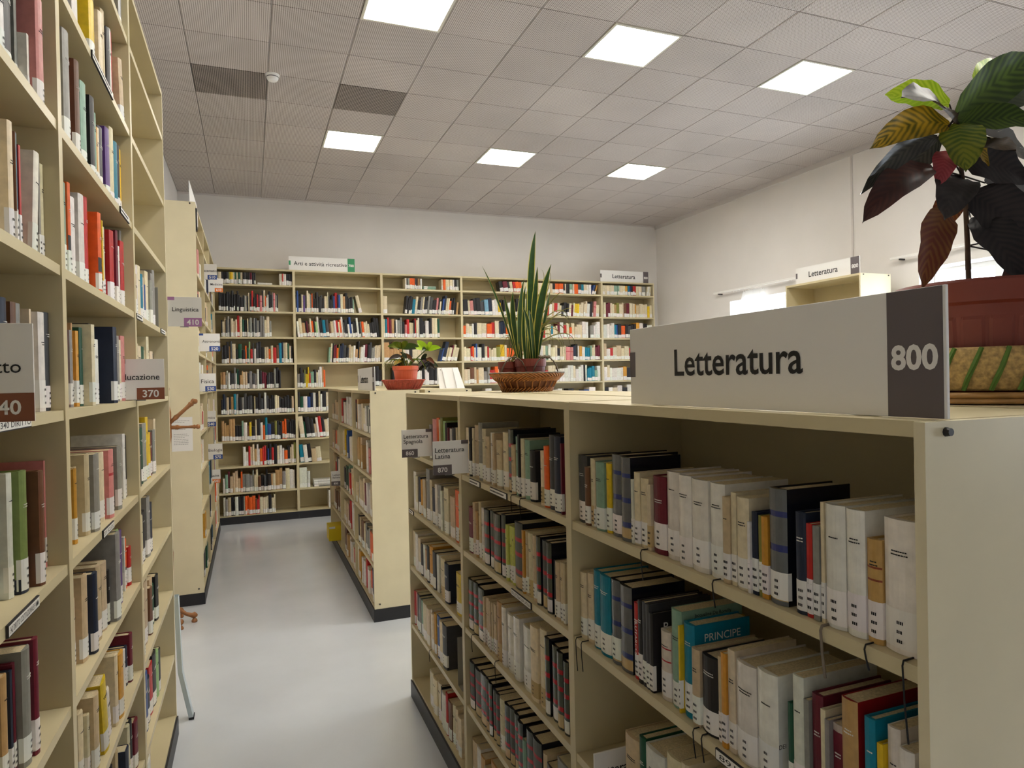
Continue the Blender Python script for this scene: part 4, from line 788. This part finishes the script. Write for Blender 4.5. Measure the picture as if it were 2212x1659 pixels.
def blade(parent,p0,p1,p2,wd,m,nl=14,twist=.5,name='leaf',sharp=.55):
    A_,C_,T_=Vector(p0),Vector(p1),Vector(p2); c=2*C_-(A_+T_)/2; b=[];ro=R.uniform(-.5,.5)
    for i in range(nl+1):
        u=i/nl; p=A_*(1-u)**2+c*2*u*(1-u)+T_*u*u; d=(A_*(2*u-2)+c*(2-4*u)+T_*2*u).normalized()
        s=d.cross(Vector((-.35,-1,0))); s.normalize(); s=Matrix.Rotation(ro+twist*(u-.5),3,d)@s; nn=s.cross(d)
        ww=wd/2*(.62+.6*u-.1*u*u if u<sharp else (.62+.6*sharp-.1*sharp**2)*max(.02,(1-((u-sharp)/(1-sharp))**1.7)))
        b.append([(p+s*ww*k+nn*abs(k)*ww*.35,abs(k),u) for k in (-1,-.8,-.79,-.4,0,.4,.79,.8,1)])
    vs=[];fs=[];ts=[]
    for r0,r1 in zip(b,b[1:]):
        for k in range(8):
            q=[r0[k],r0[k+1],r1[k+1],r1[k]]; n=len(vs); vs+=[tuple(a[0]) for a in q]; fs.append((n,n+1,n+2,n+3)); ts+=[(1. if k in(0,7) else 0.,a[2],0,1.) for a in q]
    me=bpy.data.meshes.new(name); me.from_pydata(vs,[],fs); me.materials.append(m); at=me.color_attributes.new('tint','FLOAT_COLOR','CORNER'); at.data.foreach_set('color',[v for c_ in ts for v in c_])
    bm=bmesh.new(); bm.from_mesh(me); bmesh.ops.remove_doubles(bm,verts=bm.verts,dist=1e-6); bm.to_mesh(me); bm.free(); me.polygons.foreach_set('use_smooth',[True]*len(me.polygons)); return link(name,me,parent)
for p0,p1,p2,wd in SANS:
    p0=(SP[0]+(p0[0]-SP[0])*.8,SP[1]+(p0[1]-SP[1])*.8+R.uniform(-.02,.02),ZL+.12); blade(t,local(p0,SP),local(p1,SP),local(p2,SP),wd,M['blade'])
THIN=[((1.341,3.05,1.768),(1.364,2.975,2.016),(1.389,2.9,2.036)),((1.341,3.05,1.768),(1.379,2.985,1.946),(1.459,2.92,1.975)),((1.341,3.05,1.768),(1.401,2.995,1.957),(1.443,2.94,1.835)),((1.341,3.05,1.768),(1.387,3.005,1.922),(1.471,2.96,1.735)),((1.341,3.05,1.768),(1.38,3.015,1.896),(1.44,2.98,1.718)),((1.341,3.05,1.763),(1.406,3.025,1.845),(1.415,3.0,1.687)),((1.344,3.05,1.768),(1.435,3.035,1.872),(1.522,3.02,1.776)),((1.341,3.05,1.768),(1.37,3.045,1.872),(1.388,3.04,1.735)),((1.212,3.05,1.769),(1.171,3.055,1.857),(1.116,3.06,1.729)),((1.212,3.05,1.769),(1.192,3.065,1.852),(1.119,3.08,1.835)),((1.224,3.05,1.795),(1.215,3.075,1.952),(1.127,3.1,1.93)),((1.342,3.05,1.794),(1.357,3.085,2.06),(1.379,3.12,2.204)),((1.342,3.05,1.794),(1.391,3.095,2.063),(1.423,3.14,2.209)),((1.341,3.05,1.768),(1.435,3.105,1.984),(1.562,3.16,1.909)),((1.341,3.05,1.768),(1.414,3.115,1.915),(1.502,3.18,1.8)),((1.336,3.05,1.773),(1.407,3.125,1.905),(1.431,3.2,1.757))]
DP=(1.18,3.085,ZL+.012)
t=pot('dracaena','thin-leaved arching dracaena in the smaller brown pot behind the snake plant',DP,.05,.135,M['terrad'])
for p0,p1,p2 in THIN:
    q0=(DP[0],DP[1],ZL+.125); mid=((p0[0]+p1[0])/2*.0+p1[0],p1[1],p1[2]); blade(t,local(q0,DP),local(mid,DP),local(p2,DP),.0075,M['thin'],nl=12,sharp=.3)
# --- small croton on the far low row
RO=(1.075,5.02,ZL+.0005)
t=thing('red_basket','shallow red-brown wicker basket with a scalloped rim under the small croton','basket',RO)
wob=lambda a,z:1+.05*math.cos(a*8)*(z/.075)
b=MB(); b.ring([(0,.002),(.115,.002),(.125,.02),(.155,.07),(.150,.072),(.118,.02),(.108,.008),(0,.008)],64,wob=wob); b.obj('basket_body',M['wickr'],t)
b=MB(); b.tube([(.157*wob(2*math.pi*k/64,.072)*math.cos(2*math.pi*k/64),.157*wob(2*math.pi*k/64,.072)*math.sin(2*math.pi*k/64),.072) for k in range(65)],.0045,6); b.obj('rim',M['wickr'],t,True)
for k in range(32):
    a=2*math.pi*k/32; b=MB(); b.tube([(r*wob(a,z)*math.cos(a+q),r*wob(a,z)*math.sin(a+q),z) for r,z,q in ((.119,.004,0),(.130,.02,.05),(.157,.07,.1))],.003,4); b.obj('stake',M['wickr'],t)
CP=(1.092,5.02,ZL+.010)
t=thing('small_potted_croton','small bushy croton with lime and dark leaves in an orange ribbed pot','plant',CP)
b=MB(); b.ring([(0,0),(.072,0),(.090,.13),(.091,.135),(.098,.137),(.099,.168),(.093,.168),(.09,.15),(0,.15)],96,wob=lambda a,z:1+(.01*math.cos(a*28) if z<.13 else 0)); b.obj('pot',M['terra'],t)
b=MB(); b.ring([(0,.151),(.09,.153)],24); b.obj('soil',M['soil'],t)
stm=mat('green_stem',(88,96,52),.7)
TOPS=[((-.025,0,.30),'a'),((.17,-.01,.285),'b')]
for (x,y,z),kind in TOPS:
    b=MB(); b.tube([(0,0,.14),(x*.35,y*.4,.2),(x*.9,y,z)],[.008,.006,.004],6); b.obj('stem',stm,t)
    for k in range(9):
        a=2*math.pi*k/9+R.uniform(-.2,.2); l=R.uniform(.105,.145); el=R.uniform(.15,.75) if k%2 else R.uniform(-.2,.3)
        tip=(x+l*math.cos(a)*math.cos(el),y+l*math.sin(a)*math.cos(el),z+l*math.sin(el)*.8)
        c=('mottle2' if kind=='a' else 'lime') if el>.1 else R.choice(('dark','green'))
        leaf(t,(x,y,z),tip,.042,LM['lime'] if kind=='b' and el>.3 else LM[c],bow=.12,roll=R.uniform(-.3,.3),nl=7)
    for k in range(11):
        a=R.uniform(0,6.28); zz=z-R.uniform(.02,.11); l=R.uniform(.07,.12)
        bb=(x*.95,y,zz); tip=(x+l*math.cos(a),y+l*math.sin(a)*.8,zz-R.uniform(.02,.09)); leaf(t,bb,tip,.034,LM[R.choice(('black','dark','brown','maroon','silver','rust','mottle'))],bow=.15,nl=7)
for k in range(16):
    a=R.uniform(0,6.28); l=R.uniform(.13,.2); blade(t,(.02*math.cos(a),.02*math.sin(a),.15),(l*.6*math.cos(a),l*.6*math.sin(a),.22),(l*math.cos(a),l*math.sin(a),.09+R.uniform(0,.05)),.008,LM['mottle2'],nl=8,sharp=.4)
# --- white slotted rack behind
t=thing('magazine_rack','white sheet-metal display rack leaning back on the far low row','rack',(1.335,4.96,ZL+.0005))
def slab(pts,th,name,m):
    b=MB(); p=[Vector(q) for q in pts]; nrm=(p[1]-p[0]).cross(p[3]-p[0]).normalized()*th; q=[a+nrm for a in p]
    b.poly(p[::-1]); b.poly(q)
    for k in range(4): b.poly((p[k],p[(k+1)%4],q[(k+1)%4],q[k]))
    return b.obj(name,m,t)
slab([(0,0,0),(.20,0,0),(.162,.05,.16),(0,.05,.16)],.003,'rack_panel',M['white'])
for x in (.03,.115):
    slab([(x+.02,-.012,.002),(x+.055,-.012,.002),(x+.03,.04,.158),(x+.0,.04,.158)],.003,'rack_strip',M['white'])
b=MB(); b.box(0,.2,-.02,.06,0,.003); b.obj('rack_foot',M['white'],t)
b=MB(); b.box(.018,.024,.038,.0395,.14,.146); b.box(.118,.124,.038,.0395,.14,.146); b.obj('rivet',M['screw'],t)

# ------------------------------------------------------------------ coat stand, stool foot, notice, binder, yellow box, bookends
t=thing('coat_stand','turned wooden coat stand half hidden behind the tall left bookcase','coat stand',(-.545,5.2,0))
b=MB(); b.ring([(.0,.10),(.022,.10),(.028,.14),(.018,.2),(.024,.5),(.018,.55),(.022,.9),(.017,1.0),(.022,1.25),(.03,1.3),(.03,1.47),(.02,1.52),(.014,1.6),(.024,1.63),(.018,1.66),(0,1.665)],14); b.obj('pole',M['wood'],t,True)
def turned(pts,rs): 
    b=MB(); b.tube(pts,rs,8); return b
for a,up in ((.55,.17),(-.25,.17),(-.12,.0),(2.3,.15),(3.6,.12)):
    z=1.38 if up>.05 else 1.365; l=.2 if up>.05 else .21; dx,dy=math.cos(a),math.sin(a)
    P=[(dx*q*l,dy*q*l,z+up*q) for q in (.1,.25,.32,.4,.65,.8,.84,.88,.93,.98,1.02)]
    turned(P,[.014,.013,.017,.011,.009,.011,.016,.010,.017,.017,.006]).obj('peg',M['wood'],t,True)
for a in (-.02,1.25,2.6,3.9,5.2):
    dx,dy=math.cos(a),math.sin(a); P=[(dx*q,dy*q,z) for q,z in ((.015,.13),(.05,.10),(.09,.065),(.125,.05),(.145,.048),(.165,.044))]
    turned(P,[.016,.014,.013,.016,.024,.008]).obj('foot',M['wood'],t,True)
    b=MB(); b.ring([(0,.0),(.018,.0),(.02,.01),(.012,.026),(0,.03)],12,cx=dx*.145,cy=dy*.145); b.obj('foot_knob',M['wood'],t,True)
t=thing('step_ladder_rail','pale metal ladder rail leaning at the end of the Linguistica bookcase','ladder',(-.36,3.66,0))
b=MB()
def bar(a,c,w1,w2,M_):
    pass
P=[(-.002,0,.62),(.008,0,.25),(.052,.02,.0)]
for (x0,y0,z0),(x1,y1,z1) in zip(P,P[1:]):
    b.poly([(x0-.010,y0,z0),(x0+.010,y0,z0),(x1+.010,y1,z1),(x1-.010,y1,z1)]); b.poly([(x0+.010,y0,z0),(x0+.010,y0+.05,z0),(x1+.010,y1+.05,z1),(x1+.010,y1,z1)]); b.poly([(x0-.010,y0+.05,z0),(x0-.010,y0,z0),(x1-.010,y1,z1),(x1-.010,y1+.05,z1)]); b.poly([(x0+.010,y0+.05,z0),(x0-.010,y0+.05,z0),(x1-.010,y1+.05,z1),(x1+.010,y1+.05,z1)])
b.obj('rail',mat('pale_blue_metal',(196,208,212),.35,.2),t)
b=MB(); b.box(.04,.064,.018,.072,0,.012); b.obj('rubber_foot',M['black'],t)
t=thing('notice','typed white notice sheet taped to the end panel of the tall bookcase','notice',(-.555,FLY[0]-.0012,1.163))
b=MB(); b.box(0,.143,-.0004,.0004,0,.255); b.obj('sheet',M['sign'],t)
b=MB()
for k in range(15):
    z=.225-k*.0125
    if k in (2,6,7): continue
    xx=.015; e_=.128-R.random()*.04
    while xx<e_: d=R.uniform(.005,.014); b.box(xx,min(xx+d,e_),-.0009,-.0005,z,z+.0035); xx+=d+.003
b.obj('typed_lines',mat('grey_print',(150,150,150),.7),t)
def on_case(cid,s,si,dx=0): 
    C=CASES[cid]; return C['M']@Vector((dx,C['W']-s,C['lv'][si]+.0006))
p=on_case('H1',.015,9,.0)
t=thing('ring_binder','black ring binder with white spine label on the topmost shelf of the notice bookcase','binder',tuple(p),PI)
b=MB(); b.box(-.01,.24,-.065,0,0,.165); bev(b.obj('binder_cover',M['black'],t),.002)
b=MB(); b.box(-.012,-.0105,-.052,-.012,.03,.14); b.obj('spine_label',M['sign'],t)
t=thing('yellow_box','yellow cardboard box sticking out of the bottom shelf of the far low row','box',(.685,6.80,.0988))
b=MB(); b.box(0,.215,0,.2,0,.147); bev(b.obj('carton',M['yellow'],t),.002)
b=MB(); b.box(.005,.06,-.0008,-.0002,.12,.14); b.obj('paper_slip',M['sign'],t)
def bookend(label,cid,s,si,w,h,base=.1,m='chrome'):
    C=CASES[cid]; t=thing('bookend',label,'bookend',tuple(on_case(cid,s,si,.02)),C['rz'])
    b=MB(); b.box(0,w,-.0008,.0008,.0012,h); bev(b.obj('upright_plate',M[m],t),.0003)
    b=MB(); b.box(.0,w*.8,-base,.0,0,.001); b.obj('base_plate',M[m],t)
gm=mat('grey_bookend_paint',(150,148,140),.5); M['gbe']=gm
bookend('grey metal bookend plate at the end of the Spagnola bookcase row','R3',.80,1,.13,.20,.06,'gbe')
bookend('grey metal bookend at the end of the books above the Linguistica shelf tag','LC',.80,6,.13,.19,.05,'gbe')
# curtain rods and curtain
for k,(a,c) in enumerate(WIN[:2]):
    t=thing('curtain_rod',('white curtain rod above the window behind the empty bookcase','white curtain rod above the window behind the big croton')[k],'curtain rod',(XR-.06,(a+c)/2,2.745))
    h=(c-a)/2+.25
    b=MB(); b.box(-.012,.012,-h,h,-.011,.011); bev(b.obj('rail',M['white'],t),.002)
    for y in (-h+.1,h-.1):
        b=MB(); b.box(-.006,.0595,y-.008,y+.008,-.026,-.0115); b.obj('bracket',M['screw'],t)
    for q in range(9):
        b=MB(); b.tube([(0,-h+.05+q*.06+ (h if q>4 else 0)*.9,-.011),(0,-h+.05+q*.06+(h if q>4 else 0)*.9,-.03)],.0025,5); b.obj('glider',M['white'],t)
t=thing('curtain','short white sheer curtain gathered at the window near the empty bookcase','curtain',(XR-.06,6.72,2.70))
b=MB(); n=60; Hc=1.2; rows=[]
for j in range(14):
    z=-Hc*j/13; f=1+.55*math.sin(min(1,j/3)*math.pi/2)*.9-.25*max(0,j-4)/10
    rows.append([(.022*math.sin(i*1.25+j*.15)*(1+.3*math.sin(i)),(.16*f)*(2*i/n-1),z+ (.0 if j else .006*math.cos(i*1.25))) for i in range(n+1)])
for r0,r1 in zip(rows,rows[1:]):
    for i in range(n): b.poly((r0[i],r0[i+1],r1[i+1],r1[i]))
m=M['cloth']; nt=m.node_tree; tr=nt.nodes.new('ShaderNodeBsdfTranslucent'); tr.inputs[0].default_value=(.9,.9,.9,1); ms=nt.nodes.new('ShaderNodeMixShader'); ms.inputs[0].default_value=.4
nt.links.new(nt.nodes['Principled BSDF'].outputs[0],ms.inputs[1]); nt.links.new(tr.outputs[0],ms.inputs[2]); nt.links.new(ms.outputs[0],nt.nodes['Material Output'].inputs[0])
b.obj('curtain_cloth',m,t,True)
for q in range(6):
    b=MB(); y=-.14+q*.056; b.tube([(0,y,.0),(0,y,.018)],.003,5); b.obj('curtain_hook',M['white'],t)
